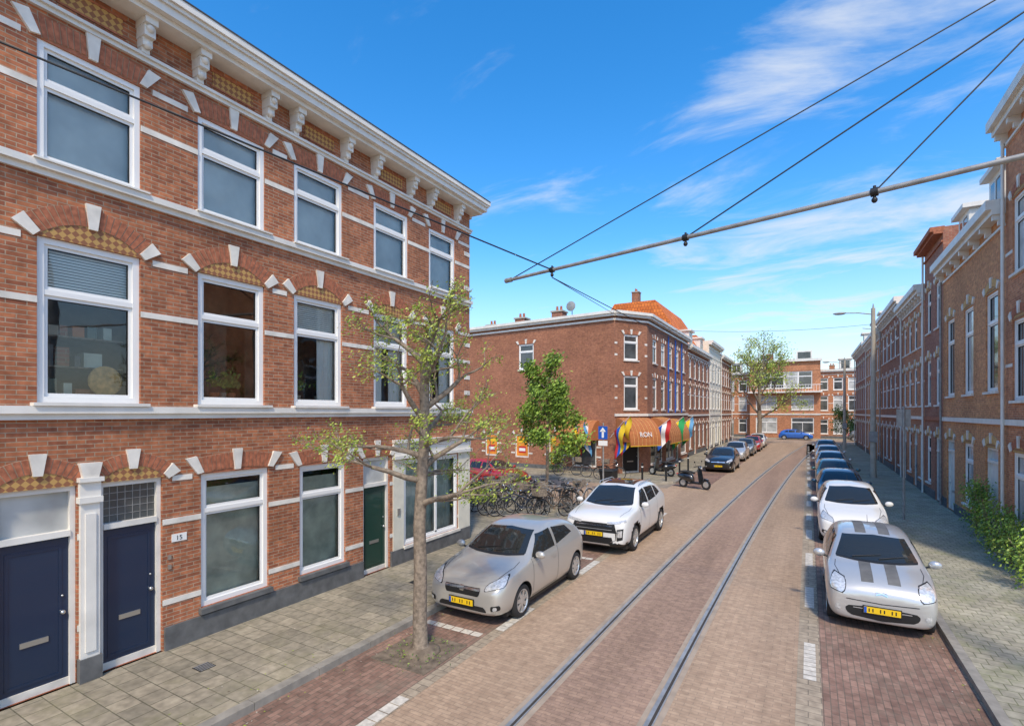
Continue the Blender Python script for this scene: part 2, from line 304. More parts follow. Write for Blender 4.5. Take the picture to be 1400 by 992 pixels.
# ------------------------------------------------------------ LEFT MAIN BUILDING
def left_building():
    e=empty('brick_apartment_building',(0,0,0)); F=Fr((-8.65,0),(0,1),(1,0))
    A,Z=-9.0,12.45; H=9.9
    W=MB(); T=MB(); Wi=MB(); D=MB()
    w2=[(-8.1,-6.9),(-5.9,-4.7),(-3.9,-2.7),(-1.7,-.5),(.45,1.64),(2.66,3.85),(4.68,5.87),(6.49,7.68),(8.60,9.76),(10.58,11.72)]
    G=[(2.24,3.08,.1,2.8),(3.34,4.15,.1,2.8),(4.73,5.95,.58,2.78),(6.62,7.77,.58,2.74),(8.28,9.12,.1,2.76),(9.62,11.85,.5,2.62),(.45,1.64,.58,2.78),(-1.7,-.5,.58,2.78),(-3.9,-2.7,.58,2.78)]
    holes=[(a,b,3.92,6.1) for a,b in w2]+[(a,b,7.06,8.66) for a,b in w2]+G
    wall(W,F,A,Z,0,9.6,holes,'brickL'); body(W,F,A,Z,H,9,'brickL')
    st2=['gB']*10; st1=['gT','gR','gL','gTR','gTL','gHK','gP','gRPH','gTLR','gRT']
    for i,(a,b) in enumerate(w2):
        window(Wi,F,a,b,7.06,8.66,st2[i],.34,.075,.08,False)
        window(Wi,F,a,b,3.92,6.1,st1[i],.33,.085,.10,False)
        c=(a+b)/2; w=b-a
        arch(T,F,c,w,6.1,.26,.26,20); arch(T,F,c,w+.04,8.66,.06,.27,18,tm='vous')
        for u in (a-.02,b+.02):
            F.box(T,u-.085,u+.085,9.50,9.62,.0,.30,'white'); F.box(T,u-.075,u+.075,9.34,9.50,.0,.24,'white'); F.box(T,u-.065,u+.065,9.22,9.34,.0,.17,'white'); F.box(T,u-.055,u+.055,9.14,9.22,.0,.11,'white'); T.ell(F.P(u,9.25,.14),(.06,.06,.06),'white',8,6); T.ell(F.P(u,9.45,.24),(.06,.06,.06),'white',8,6)
        F.box(T,c-.36,c+.36,9.27,9.50,0,.012,'tymp')
        F.box(T,c-.40,c+.40,9.24,9.27,0,.02,'vous'); F.box(T,c-.40,c+.40,9.50,9.53,0,.02,'vous')
    def bands(zs,op,h=.085):
        ed=sorted(op); u=A
        for a,b in ed+[(Z,Z)]:
            if a-u>.03: 
                for z in zs: F.box(T,u,a-.001 if a<Z else Z,z,z+h,-.01,.011,'stone')
            u=b
    bands([8.0],w2); bands([5.22],w2); bands([6.02],[(a-.16,b+.16) for a,b in w2]); bands([8.62],[(a-.16,b+.16) for a,b in w2])
    gs=[(g[0],g[1]) for g in G]
    bands([2.05],gs); bands([2.72],[(a-.14,b+.14) for a,b in gs]); bands([.80],gs)
    for z in (4.3,4.75,5.7,7.35,8.35): F.box(T,Z-.28,Z,z,z+.12,-.01,.013,'stone')
    for a,b,c,d in G[2:4]+G[6:]+[G[4]]: arch(T,F,(a+b)/2,b-a+.03,d,.06,.27,18,tm='vous')
    for a,b,c,d in G[:2]: arch(T,F,(a+b)/2,b-a+.05,d,.20,.2,16)
    for z0,z1,p in ((3.70,3.78,.06),(3.78,3.88,.11),(6.88,6.96,.05),(6.96,7.05,.11),(9.04,9.10,.06),(9.10,9.145,.10)):
        F.box(T,A,Z+.02,z0,z1,-.02,p,'white')
    for (a,b) in w2:
        F.box(T,a-.07,b+.07,3.882,3.925,-.03,.14,'white'); F.box(T,a-.07,b+.07,7.052,7.075,-.03,.14,'white')
    F.box(T,A,Z+.15,9.60,9.68,-.1,.36,'white'); F.box(T,A,Z+.25,9.68,9.80,-.1,.46,'white'); F.box(T,A,Z+.28,9.80,9.86,-.1,.50,'white'); F.box(T,A,Z+.32,9.86,9.96,-.1,.54,'white')
    F.box(T,A,Z+.3,9.96,9.985,-.1,.55,'roofflat')
    T.box((-17,Z,9.60),(-8.77,Z+.3,9.92),'white')
    u=A
    for a,b in sorted([(2.24,3.08),(3.34,4.15),(8.28,9.12)])+[(Z,Z)]:
        if a-u>.3: F.box(T,u-.0,a-.02,0,.46,-.01,.045,'grey')
        u=b+.02
    window(Wi,F,4.73,5.95,.58,2.78,'gFP',.28,.08,.1,False); window(Wi,F,6.62,7.77,.58,2.74,'gF',.28,.08,.1,False)
    for a,b,c,d in G[6:]: window(Wi,F,a,b,c,d,'gF',.28,.08,.1,False)
    for a,b,c,d in G[2:4]+G[6:]: F.box(T,a-.04,b+.04,c-.09,c-.003,-.05,.09,'grey')
    door(D,F,2.24,3.08,.1,2.12,2.8,'navy'); door(D,F,3.34,4.15,.1,2.12,2.8,'navy',leaded=True)
    F.box(D,3.10,3.32,.42,2.55,-.02,.06,'white'); F.box(D,3.15,3.27,.5,2.4,.06,.08,'white'); F.box(D,3.075,3.345,2.55,2.63,-.02,.10,'white'); F.box(D,3.09,3.33,2.63,2.84,-.02,.07,'white'); F.box(D,3.07,3.35,2.84,2.90,-.02,.12,'white'); F.box(D,3.08,3.34,0,.42,-.02,.09,'grey')
    F.poly(D,[(3.12,2.9),(3.30,2.9),(3.34,3.1),(3.08,3.1)],0,.09,'stone')
    door(D,F,8.28,9.12,.1,2.08,2.76,'green')
    F.box(T,9.20,12.46,2.66,2.74,-.02,.10,'white'); F.box(T,9.25,12.44,2.74,3.05,-.02,.05,'white'); F.box(T,9.2,12.47,3.05,3.13,-.02,.13,'white')
    F.box(T,9.22,9.60,.46,2.66,0,.02,'cream'); F.box(T,11.87,12.44,.46,2.66,0,.02,'cream')
    window(Wi,F,9.62,11.85,.5,2.62,'gC',.0,.07,.08,True,mull=0); F.box(Wi,10.9,10.97,.57,2.55,-.13,-.05,'pvc')
    F.box(D,4.28,4.50,1.76,1.88,0,.015,'pvc'); F.box(D,9.35,9.44,1.3,1.46,.02,.05,'steel')
    for z in (1.35,1.5): F.box(D,4.22,4.27,z,z+.07,0,.02,'steel')
    W.build('walls',e);T.build('stone_trim_and_cornice',e);Wi.build('windows',e);D.build('doors',e)
    cu=bpy.data.curves.new('house_number','FONT'); cu.body='15'; cu.size=.1; cu.extrude=.001; o=bpy.data.objects.new('house_number',cu); COL.objects.link(o); cu.materials.append(M['black'])
    o.parent=e; o.location=(-8.632,4.335,1.785); o.rotation_euler=(math.pi/2,0,math.pi/2)
left_building()
# ------------------------------------------------------------ generic row house
def row_house(name,F,u0,u1,H,bm,cols,floors,ground=None,depth=9,trim='white',vm='vousR',w=1.0,plinth='grey',roof=None,dormers=0,chim=1,brack=True,style='op',bandz=(),corn=.38,fm='pvc',flatarch=False,tm='tymp',rd=.35):
    e=empty(name); W=MB();T=MB();Wi=MB();Rf=MB(); n=cols; bw=(u1-u0)/n; holes=[]; gr=ground or ['W']*n
    cs=[u0+bw*(i+.5) for i in range(n)]
    gt=2.75
    for i,c in enumerate(cs):
        for (a,b) in floors: holes.append((c-w/2,c+w/2,a,b))
        g=gr[i%len(gr)]
        if g=='D': holes.append((c-.5,c+.5,.1,gt))
        elif g=='W': holes.append((c-w/2,c+w/2,.7,gt))
        elif g=='S': holes.append((c-bw*.42,c+bw*.42,.4,gt))
        elif g=='T': holes.append((c-.6,c+.6,.1,gt))
    wall(W,F,u0,u1,0,H,holes,bm); body(W,F,u0,u1,H,depth,bm)
    for i,c in enumerate(cs):
        for (a,b) in floors:
            window(Wi,F,c-w/2,c+w/2,a,b,style,.3,.07,.1,True,fm)
            arch(T,F,c,w+.02,b,.04 if flatarch else .16,.22,12,vm=vm,tm=tm)
        g=gr[i%len(gr)]
        if g=='D': door(Wi,F,c-.5,c+.5,.1,2.15,gt,R.choice(['navy','green','white','black']),'white')
        elif g=='W': window(Wi,F,c-w/2,c+w/2,.7,gt,style,.3,.07,.1,True,fm)
        elif g=='S': window(Wi,F,c-bw*.42,c+bw*.42,.4,gt,style,.2,.08,.1,True,fm,mull=1)
        elif g=='T': door(Wi,F,c-.6,c+.6,.1,2.3,gt,'white','white')
        if g in 'DWT': arch(T,F,c,w+.02,gt,.04 if flatarch else .16,.22,12,vm=vm,tm=tm)
    F.box(T,u0+.002,u1-.002,3.45,3.6,-.02,.07,trim)
    for z in bandz: 
        us=[u0+.002]+[x for c in cs for x in (c-w/2-.001,c+w/2+.001)]+[u1-.002]
        for a,b in zip(us[::2],us[1::2]): F.box(T,a,b,z,z+.08,-.01,.011,trim)
    pl=[(h[0]-.02,h[1]+.02) for h in holes if h[2]<.2]
    a=u0+.002
    for p,q in sorted(pl)+[(u1-.002,u1)]:
        if p-a>.1: F.box(T,a,p,0,.45,-.01,.03,plinth)
        a=q
    z=H-corn
    F.box(T,u0+.002,u1-.002,z-.35,z-.28,-.02,.06,trim)
    F.box(T,u0+.002,u1-.002,z,z+corn*.4,-.05,.30,trim); F.box(T,u0-.003,u1+.003,z+corn*.4,H+.03,-.05,.42,trim)
    if brack:
        k=n*2
        for i in range(k+1):
            u=u0+.12+(u1-u0-.24)*i/k; F.box(T,u-.06,u+.06,z-.14,z,-.0,.26,trim); F.box(T,u-.05,u+.05,z-.28,z-.14,-.0,.14,trim)
    if roof:
        rh=roof; P=F.P; d1=-depth*rd; d2=-depth*(1-rd); rm='rooft'
        Rf.face([P(u0,H,-.1),P(u1,H,-.1),P(u1,H+rh,d1),P(u0,H+rh,d1)],rm); Rf.face([P(u0,H,-depth),P(u1,H,-depth),P(u1,H+rh,d2),P(u0,H+rh,d2)],rm)
        Rf.face([P(u0,H+rh,d1),P(u1,H+rh,d1),P(u1,H+rh,d2),P(u0,H+rh,d2)],'roofflat')
        for u in (u0,u1): Rf.face([P(u,H,-.1),P(u,H+rh,d1),P(u,H+rh,d2),P(u,H,-depth)],rm)
    for i in range(dormers):
        c=u0+(u1-u0)*(i+.5)/dormers; zb=H-.1
        F.box(Rf,c-.7,c+.7,zb,zb+1.5,-1.8,-.25,'white'); F.box(Rf,c-.85,c+.85,zb+1.5,zb+1.65,-1.9,-.05,'white'); F.box(Rf,c-.5,c+.5,zb+.25,zb+1.3,-.26,-.24,'glo')
        F.box(Rf,c-.03,c+.03,zb+.25,zb+1.3,-.25,-.22,'pvc')
    for i in range(chim):
        c=u0+.6+(u1-u0-1.2)*R.random(); zz=H+(roof or 0)
        F.box(Rf,c-.35,c+.35,zz-.8,zz+.9,-depth*.5-.3,-depth*.5+.3,bm); F.box(Rf,c-.4,c+.4,zz+.9,zz+.98,-depth*.5-.35,-depth*.5+.35,'concrete')
        for q in (-.15,.15): Rf.tube(F.P(c+q,zz+.98,-depth*.5),F.P(c+q,zz+1.25,-depth*.5),.09,.07,'vous')
    Rf.tube(F.P(u1-.12,.1,.10),F.P(u1-.12,z,.10),.04,.04,'galv' if R.random()<.5 else 'white',8)
    W.build('walls',e);T.build('trim',e);Wi.build('windows_and_doors',e);Rf.build('roof',e)
    return e
FR=Fr((4.66,0),(0,1),(-1,0)); FL=Fr((-8.65,0),(0,1),(1,0))
row_house('brick_house',FR,14.6,18.8,11.7,'brickR2',2,[(4.1,6.2),(7.4,9.4)],['D','W','W'],bandz=(5,8),vm='vous',w=1.05)
row_house('brick_house',FR,18.8,26.3,9.6,'brickR',3,[(4.4,7.3)],['T','W','T'],bandz=(),w=1.15,dormers=2,vm='vousR')
row_house('brick_house',FR,26.3,30.0,11.2,'brickD',2,[(4.1,6.1),(7.3,9.2)],['D','W'],bandz=(5.2,),brack=False,corn=.25,trim='vous',w=.9)
row_house('brick_house',FR,30.0,36.4,9.7,'brickR2',4,[(4.1,6.0),(6.9,8.4)],['W','D','W','D'],roof=2.6,rd=.25,w=.9,bandz=(5.2,))
row_house('brick_house',FR,36.4,46.2,10.4,'brickC',5,[(4.1,6.1),(7.2,9.0)],['W','D','W'],w=1.0,bandz=(5.2,8.2),dormers=0,vm='vous')
row_house('brick_house',FR,46.2,57,10.0,'brickR',6,[(4.1,6.1),(7.0,8.7)],['W','D','W'],w=1.0,dormers=2)
row_house('brick_house',FR,57,70,10.3,'brickD',6,[(4.1,6.1),(7.0,8.7)],['W','D','W'],w=1.0,dormers=1)
row_house('brick_house',FL,44.05,54.5,9.4,'brickC',5,[(4.1,6.0),(6.7,8.3)],['W','D','W'],roof=4.0,rd=.30,dormers=2,bandz=(5.2,8.5),vm='vous',brack=False)
row_house('plastered_house',FL,54.5,62.5,11.0,'cream',4,[(4.1,6.0),(6.9,8.8)],['S','D'],bandz=(),chim=2,vm='stone',tm='cream',brack=False)
row_house('brick_house',FL,62.5,72.0,10.3,'brickL',5,[(4.1,6.0),(6.9,8.7)],['W','D'],bandz=(5.2,8),vm='vous',roof=2.5,rd=.3,brack=False)
FE=Fr((-46,85),(1,0),(0,-1))
row_house('brick_terrace',FE,0,33,10.2,'brickR2',20,[(4.0,6.1),(6.9,8.6)],['W','W','D'],bandz=(5.0,),vm='vous',w=1.1,dormers=6,chim=3,depth=10,brack=False)
row_house('brick_terrace',FE,33,68,9.8,'brickR2',20,[(4.0,6.1),(6.9,8.6)],['W','D','W'],bandz=(5.0,),vm='vous',w=1.15,dormers=5,chim=3,depth=10,brack=False)
def bay():
    e=empty('brick_bay_house'); F=Fr((-7.5,83.6),(1,0),(0,-1)); W=MB()
    wall(W,F,0,9,0,11.2,[(.8,3.6,.8,3),(5.4,8.2,.8,3),(.8,3.6,4.1,6.2),(5.4,8.2,4.1,6.2),(1,8,7.2,9.6)],'brickR2'); body(W,F,0,9,11.2,8,'brickR2')
    for h in [(.8,3.6,.8,3),(5.4,8.2,.8,3),(.8,3.6,4.1,6.2),(5.4,8.2,4.1,6.2)]: window(W,F,*h,'op',.3,mull=1)
    for i in range(4): window(W,F,1.0+i*1.75,2.75+i*1.75,7.2,9.6,'op',.3)
    F.box(W,-.2,9.2,6.55,6.75,-.1,1.2,'white')
    for i in range(28): F.box(W,-.1+i*.33,-.06+i*.33,6.75,7.6,1.1,1.14,'pvc')
    F.box(W,-.2,9.2,7.6,7.67,1.08,1.16,'pvc'); F.box(W,-.2,9.2,11.0,11.35,-.1,.4,'white'); F.box(W,-.01,9.01,3.4,3.6,-.1,.08,'white')
    F.box(W,2,2.9,11.3,12.6,-4,-3.2,'brickC'); F.box(W,6,8,11.3,12.6,-3,-.8,'white'); F.box(W,6.2,7.8,11.5,12.4,-.82,-.78,'glo')
    W.build('house_front',e)
bay()
# ------------------------------------------------------------ cafe building
def cafe():
    e=empty('corner_cafe_building'); W=MB();T=MB();Wi=MB();X=MB()
    B=Vector((-10.03,29.6)); A=Vector((-34,32.0)); H=9.75
    FS=Fr(B,A-B,(-.1,-1)); n=Vector((-(A-B).y,(A-B).x)); 
    if n.y>0: n=-n
    FS.n=Vector((n.x,n.y,0)).normalized(); LS=(A-B).length
    C=Vector((-8.65,31.7)); FC=Fr(B,C-B,(.83,-.55)); dd=(C-B).normalized(); FC.n=Vector((dd.y,-dd.x,0)); LC=(C-B).length
    gh=[(8.8,9.9,.75,2.3),(6.2,7.3,.75,2.3),(3.6,4.6,.3,2.35),(1.2,2.9,.4,2.35),(12,13,.75,2.3),(15,16,.75,2.3)]
    sh=gh+[(5.8,7.0,6.65,8.35),(14,15.2,6.65,8.35),(14,15.2,4.2,6.0)]
    wall(W,FS,0,LS,0,H,sh,'brickC'); 
    ch=[(.7,1.8,3.95,6.0),(.7,1.8,6.95,8.5),(.6,1.9,.1,2.4)]
    wall(W,FC,0,LC,0,H,ch,'brickC')
    sc=[(33.0+i*2.2,34.05+i*2.2) for i in range(5)]
    fh=[(a,b,c,d) for a,b in sc for c,d in ((3.95,6.0),(6.95,8.5))]+[(32.5,35.6,.4,2.5),(36.6,39,.4,2.5),(39.7,40.7,.1,2.6),(41.4,43.4,.5,2.6)]
    wall(W,FL,31.7,44,0,H,fh,'brickC')
    for q in ([(A.x,A.y),(A.x,A.y+12)],[(A.x,A.y+12),(-8.65,44)]):
        (x0,y0),(x1,y1)=q; W.face([(x0,y0,0),(x1,y1,0),(x1,y1,H),(x0,y0,H)],'brickC')
    W.face([(B.x,B.y,H-.05),(C.x,C.y,H-.05),(-8.65,44,H-.05),(A.x,A.y+12,H-.05),(A.x,A.y,H-.05)],'roofflat')
    for F,u0,u1 in ((FS,0,LS),(FC,0,LC),(FL,31.7,44)):
        F.box(T,u0,u1,9.3,9.42,-.05,.10,'white'); F.box(T,u0-.05,u1+.05,9.55,9.68,-.1,.28,'white'); F.box(T,u0-.08,u1+.08,9.68,9.85,-.1,.38,'white')
        F.box(T,u0,u1,0,.35,-.01,.03,'grey') if F is FS else None
    for F in (FC,FL):
        u0,u1=(0,LC) if F is FC else (31.7,44)
        F.box(T,u0,u1,3.55,3.7,-.02,.07,'white')
    for h in sh[6:]: window(Wi,FS,*h,'op1',.3); arch(T,FS,(h[0]+h[1])/2,h[1]-h[0],h[3],.05,.22,12)
    for h in gh:
        window(Wi,FS,*h,'op1',.0,sill=False,fm='white')
        arch(T,FS,(h[0]+h[1])/2,h[1]-h[0]+.04,h[3],.18,.24,14)
        for zz in (1.0,1.6): FS.box(T,h[0]-.32,h[0]-.01,zz,zz+.1,-.01,.012,'stone'); FS.box(T,h[1]+.01,h[1]+.32,zz,zz+.1,-.01,.012,'stone')
    for h in (gh[0],gh[1],gh[2]):
        a,b,c,d=h; FS.box(X,a+.1,b-.1,c+.1,d-.12,-.09,-.05,'orange'); FS.box(X,a+.2,b-.2,d-.55,d-.28,-.05,-.045,'yel'); FS.box(X,a+.25,b-.25,c+.3,c+.75,-.05,-.046,'red'); FS.box(X,a+.3,b-.3,c+.42,c+.62,-.046,-.042,'cloud')
    for h in ch[:2]: window(Wi,FC,*h,'op1',.3,sill=True); arch(T,FC,(h[0]+h[1])/2,h[1]-h[0],h[3],.05,.22,12)
    door(Wi,FC,.6,1.9,.1,2.1,2.4,'black')
    for h in fh[:10]: window(Wi,FL,*h,'op',.3); arch(T,FL,(h[0]+h[1])/2,h[1]-h[0],h[3],.05,.22,12)
    for a,b in sc[2:]: FL.box(X,a-.32,a-.22,3.75,9.2,0,.08,'blue')
    for h in fh[10:12]: window(Wi,FL,*h,'op1',.2,mull=1)
    door(Wi,FL,39.7,40.7,.1,2.1,2.6,'green'); window(Wi,FL,*fh[13],'op',.3)
    for z in (4.6,5.3,7.2,7.9): FC.box(T,.0,.2,z,z+.12,-.01,.012,'stone'); FC.box(T,LC-.2,LC,z,z+.12,-.01,.012,'stone')
    def awning(F,u0,u1,z0,z1,p,mats,ns):
        K=9
        for i in range(ns):
            a=u0+(u1-u0)*i/ns; b=u0+(u1-u0)*(i+1)/ns
            r1=[];r2=[]
            for k in range(K+1):
                t=math.pi/2*k/K; r1.append(F.P(a,z0+(z1-z0)*math.cos(t),.04+p*math.sin(t))); r2.append(F.P(b,z0+(z1-z0)*math.cos(t),.04+p*math.sin(t)))
            r1.append(F.P(a,z0-.22,p+.04)); r2.append(F.P(b,z0-.22,p+.04))
            X.grid([r1,r2],mats[i%len(mats)],False)
            if i: X.path([q+Vector((0,0,.01)) for q in r1],.012,'vousR',4)
        for u in (u0,u1):
            X.face([F.P(u,z0-.0,.04)]+[F.P(u,z0+(z1-z0)*math.cos(math.pi/2*k/K),.04+p*math.sin(math.pi/2*k/K)) for k in range(K+1)],mats[0])
        F.box(X,u0,u1,z0-.25,z0-.22,p+.03,p+.05,'yel')
    awning(FC,.1,LC-.1,2.05,3.45,1.3,['awn','awn'],8)
    awning(FL,32.5,35.7,2.05,3.45,1.2,['awn'],6)
    awning(FL,36.6,39.0,2.05,3.3,1.1,['awn'],6)
    awning(FS,1.0,3.4,2.1,3.3,1.1,['awn'],6)
    def flag(F,u,z,cols,w=.9,h=1.5,up=1.0,vert=False):
        p0=F.P(u,z,.05); p1=F.P(u,z+up,1.3); X.tube(p0,p1,.018,.015,'pvc',6)
        n=len(cols)
        for k in range(n):
            rows=[]
            for j in range(9):
                t=j/8; row=[]
                for i in range(4):
                    s=(k+i/3)/n
                    q=Vector(p1).lerp(Vector(p0),s*.62)
                    q=q+Vector((0,0,-h*t*(.9+.1*s)))+F.u*(.10*math.sin(t*7+s*5))+F.n*(.05*math.sin(t*5+s*3))
                    row.append(q)
                rows.append(row)
            X.grid(rows,cols[k],True)
    flag(FC,-.35,2.3,['yel','yel','blue','red'],h=1.7); flag(FC,.1,2.6,['yel','yel','blue','red'],h=1.8); flag(FL,36.1,2.5,['grn','grn','yel','grn'],h=1.7); flag(FL,32.1,2.4,['red','cloud','blue'],h=1.4); flag(FL,39.3,2.5,['skyb','yel','grn'],h=1.6)
    flag(FS,1.3,2.3,['skyb','cloud','skyb'],h=1.6); flag(FS,2.0,2.3,['yel','blue','red'],h=1.6)
    for x,y in ((-18.5,33.5),(-15.0,32.5),(-22,35)):
        X.box((x-.4,y-.4,9.6),(x+.4,y+.4,10.7),'brickD'); X.box((x-.47,y-.47,10.7),(x+.47,y+.47,10.8),'concrete')
        for q in (-.15,.15): X.tube((x+q,y,10.8),(x+q,y,11.15),.1,.08,'vous')
    X.tube((-13.6,31.5,9.7),(-13.6,31.5,10.7),.03,.03,'galv'); 
    rows=[[(-13.6+r*math.cos(a),31.3-.4*(.16-r*r),10.8+r*math.sin(a)) for a in [2*math.pi*i/16 for i in range(16)]] for r in (0.01,.13,.24,.33)]
    X.grid(rows,'galv',True,True)
    X.tube(FL.P(38.0,9.8,-3),FL.P(38.0,11.2,-3),.25,.25,'galv',12)
    W.build('walls',e);T.build('trim',e);Wi.build('windows_and_doors',e);X.build('awnings_flags_and_posters',e)
    for txt,F,u,z,d,s in (('RON',FC,LC/2,2.35,1.27,.42),):
        cu=bpy.data.curves.new('sign_text','FONT'); cu.body=txt; cu.size=s; cu.align_x='CENTER'; cu.extrude=.004; cu.materials.append(M['cloud']); o=bpy.data.objects.new('sign_text',cu); COL.objects.link(o); o.parent=e
        o.location=F.P(u,z,d+.1); nn=F.n; o.rotation_euler=(math.radians(72),0,math.atan2(nn.y,nn.x)+math.pi/2)
cafe()
# ------------------------------------------------------------ ground
g=MB(); g.face([(-400,-400,-.012),(400,-400,-.012),(400,400,-.012),(-400,400,-.012)],plain('ground_paving',(.27,.22,.16),.95,var=.2)); g.build('ground')
roadm=brick('road_clinker',(.46,.325,.215),(.385,.265,.175),(.31,.225,.155),bw=.20,rh=.068,ms=.005,ground=True,var=.2,vs=.9,yscale=.08,fine=.16)
trackm=brick('track_clinker',(.385,.255,.175),(.32,.21,.15),(.26,.18,.13),bw=.20,rh=.068,ms=.005,ground=True,var=.24,vs=1.1,yscale=.07,fine=.18)
parkm=brick('parking_clinker',(.32,.195,.14),(.22,.13,.095),(.16,.12,.09),bw=.20,rh=.085,ms=.007,ground=True,var=.32,vs=.9,rot=True,moss=(.22,.18,.13))
sidem=brick('pavement_tiles',(.37,.315,.225),(.27,.235,.17),(.15,.135,.09),bw=.30,rh=.30,ms=.008,ground=True,var=.3,vs=.7,moss=(.22,.20,.11))
side2=brick('pavement_tiles_light',(.40,.36,.26),(.33,.30,.22),(.19,.185,.11),bw=.20,rh=.20,ms=.009,ground=True,var=.25,vs=.7,moss=(.22,.235,.10))
mark=plain('marking_stones',(.58,.53,.44),.8,var=.22,vscale=12)
border=brick('border_stones',(.42,.34,.24),(.34,.27,.19),(.22,.18,.13),bw=.3,rh=.15,ms=.008,ground=True)
r=MB()
def sheet(mb,pts,z,m): mb.face([(x,y,z) for x,y in pts],m)
sheet(r,[(-6.1,-20),(2.0,-20),(2.0,72),(-6.1,72)],.0,roadm)
sheet(r,[(-80,72),(80,72),(80,82),(-80,82)],.0,roadm); sheet(r,[(-60,19.6),(-6.1,19.6),(-6.1,26),(-60,26)],-.0,roadm)
sheet(r,[(2.0,-20),(30,-20),(30,14),(2.0,14)],-.004,border)
r.build('road')
p=MB()
sheet(p,[(-6.1,-20),(-4.75,-20),(-4.75,19.0),(-6.1,19.0)],.004,parkm); sheet(p,[(.16,-20),(1.95,-20),(1.95,70),(.16,70)],.004,parkm)
sheet(p,[(-6.1,27),(-4.4,27),(-4.0,70),(-6.1,70)],.004,parkm)
p.build('parking_lane')
b=MB()
sheet(b,[(-.14,-20),(.16,-20),(.16,70),(-.14,70)],.004,border); sheet(b,[(-4.75,-20),(-4.55,-20),(-4.55,19.0),(-4.75,19.0)],.004,border)
b.build('border_strip')
k=MB()
y=-4.0
while y<66:
    for i in range(9): k.face([(-.06,y+i*.15,.008),(.10,y+i*.15,.008),(.10,y+i*.15+.135,.008),(-.06,y+i*.15+.135,.008)],mark)
    y+=3.1
y=-3.2
while y<19:
    for i in range(6): k.face([(-4.74,y+i*.2,.008),(-4.57,y+i*.2,.008),(-4.57,y+i*.2+.185,.008),(-4.74,y+i*.2+.185,.008)],mark)
    y+=3.6
for yy in (7.2,12.4): 
    for i in range(6): k.face([(-6.0+i*.2,yy,.008),(-5.82+i*.2,yy,.008),(-5.82+i*.2,yy+.15,.008),(-6.0+i*.2,yy+.15,.008)],mark)
k.build('road_markings')
def pave(name,pts,m,kerb=True):
    mb=MB(); n=len(pts)
    mb.face([(x,y,.1) for x,y in pts],m)
    for i in range(n):
        a=Vector(pts[i]);c=Vector(pts[(i+1)%n]); mb.face([(*a,-.01),(*c,-.01),(*c,.1),(*a,.1)],'concrete')
    return mb.build(name)
pave('pavement',[(-8.7,-20),(-6.25,-20),(-6.25,12.0),(-6.25,19.0),(-60,19.0),(-60,12.4),(-8.7,12.4)],sidem)
pave('pavement',[(-60,26.5),(-7.2,26.5),(-6.25,28),(-6.25,71),(-8.7,71),(-8.7,32),(-10,29.9),(-60,33)],sidem)
pave('pavement',[(2.1,-20),(4.7,-20),(4.7,70),(2.1,70)],side2)
pave('pavement',[(-80,82.5),(80,82.5),(80,85),(-80,85)],sidem)
km=plain('kerb_stone',(.27,.245,.20),.85,var=.2,vscale=6)
kb=MB()
def kerbline(x0,x1,ya,yb):
    y=ya
    while y<yb-.1:
        kb.box((x0,y+.004,-.01),(x1,min(y+.996,yb),.106),km); y+=1
kerbline(-6.25,-6.1,-20,19.1); kerbline(-6.25,-6.1,28,71); kerbline(1.97,2.1,-20,70)
kb.box((-60,19.0,-.01),(-6.26,19.15,.105),km); kb.box((-60,26.35,-.01),(-7.2,26.5,.105),km)
kb.build('kerb')
def shift(y): return .00062*max(0,y)**2
rail=MB(); steelm=plain('rail_steel',(.44,.41,.36),.38,metal=.5,var=.2,vscale=5); gro=plain('rail_groove',(.05,.042,.033),.9); rim=plain('rail_bed',(.36,.285,.21),.9,var=.15,vscale=4)
ys=[-15+i*1.5 for i in range(58)]
rail.grid([[(-3.01+shift(y),y,.004),(-1.83+shift(y),y,.004)] for y in ys],trackm,False)
for x in (-3.14,-1.70):
    for a,c,z,m in ((-.13,.13,.004,rim),(-.055,-.003,.012,steelm),(-.003,.034,.009,gro),(.034,.052,.012,steelm)):
        rows=[[(x+a+shift(y),y,z),(x+c+shift(y),y,z)] for y in ys]; rail.grid(rows,m,False)
rail.build('tram_rails')
dr=MB()
for x,y in ((-7.6,4.2),(-7.4,8.6)): dr.box((x-.11,y-.11,.1),(x+.11,y+.11,.106),'black'); 
for i in range(5): dr.box((-7.7+i*.045,4.1,.106),(-7.68+i*.045,4.3,.109),'galv')
dr.build('drain_cover')
lt=MB(); rl=random.Random(77)
for i in range(900):
    side_=rl.random()
    if side_<.5: x=-6.05+abs(rl.gauss(0,.25)); z=.007
    elif side_<.75: x=-6.3-abs(rl.gauss(0,.6)); z=.102
    else: x=1.93-abs(rl.gauss(0,.2)); z=.007
    y=rl.uniform(-1,18); s=rl.uniform(.008,.022); a=rl.uniform(0,6.28)
    lt.face([(x+s*math.cos(a+q)*(1 if j%2 else .6),y+s*math.sin(a+q)*(1 if j%2 else .6),z+.002*j) for j,q in enumerate((0,1.57,3.14,4.71))],rl.choice([M['soil'],M['concrete'],LF1[0],M['bark']]))
lt.build('fallen_leaves')
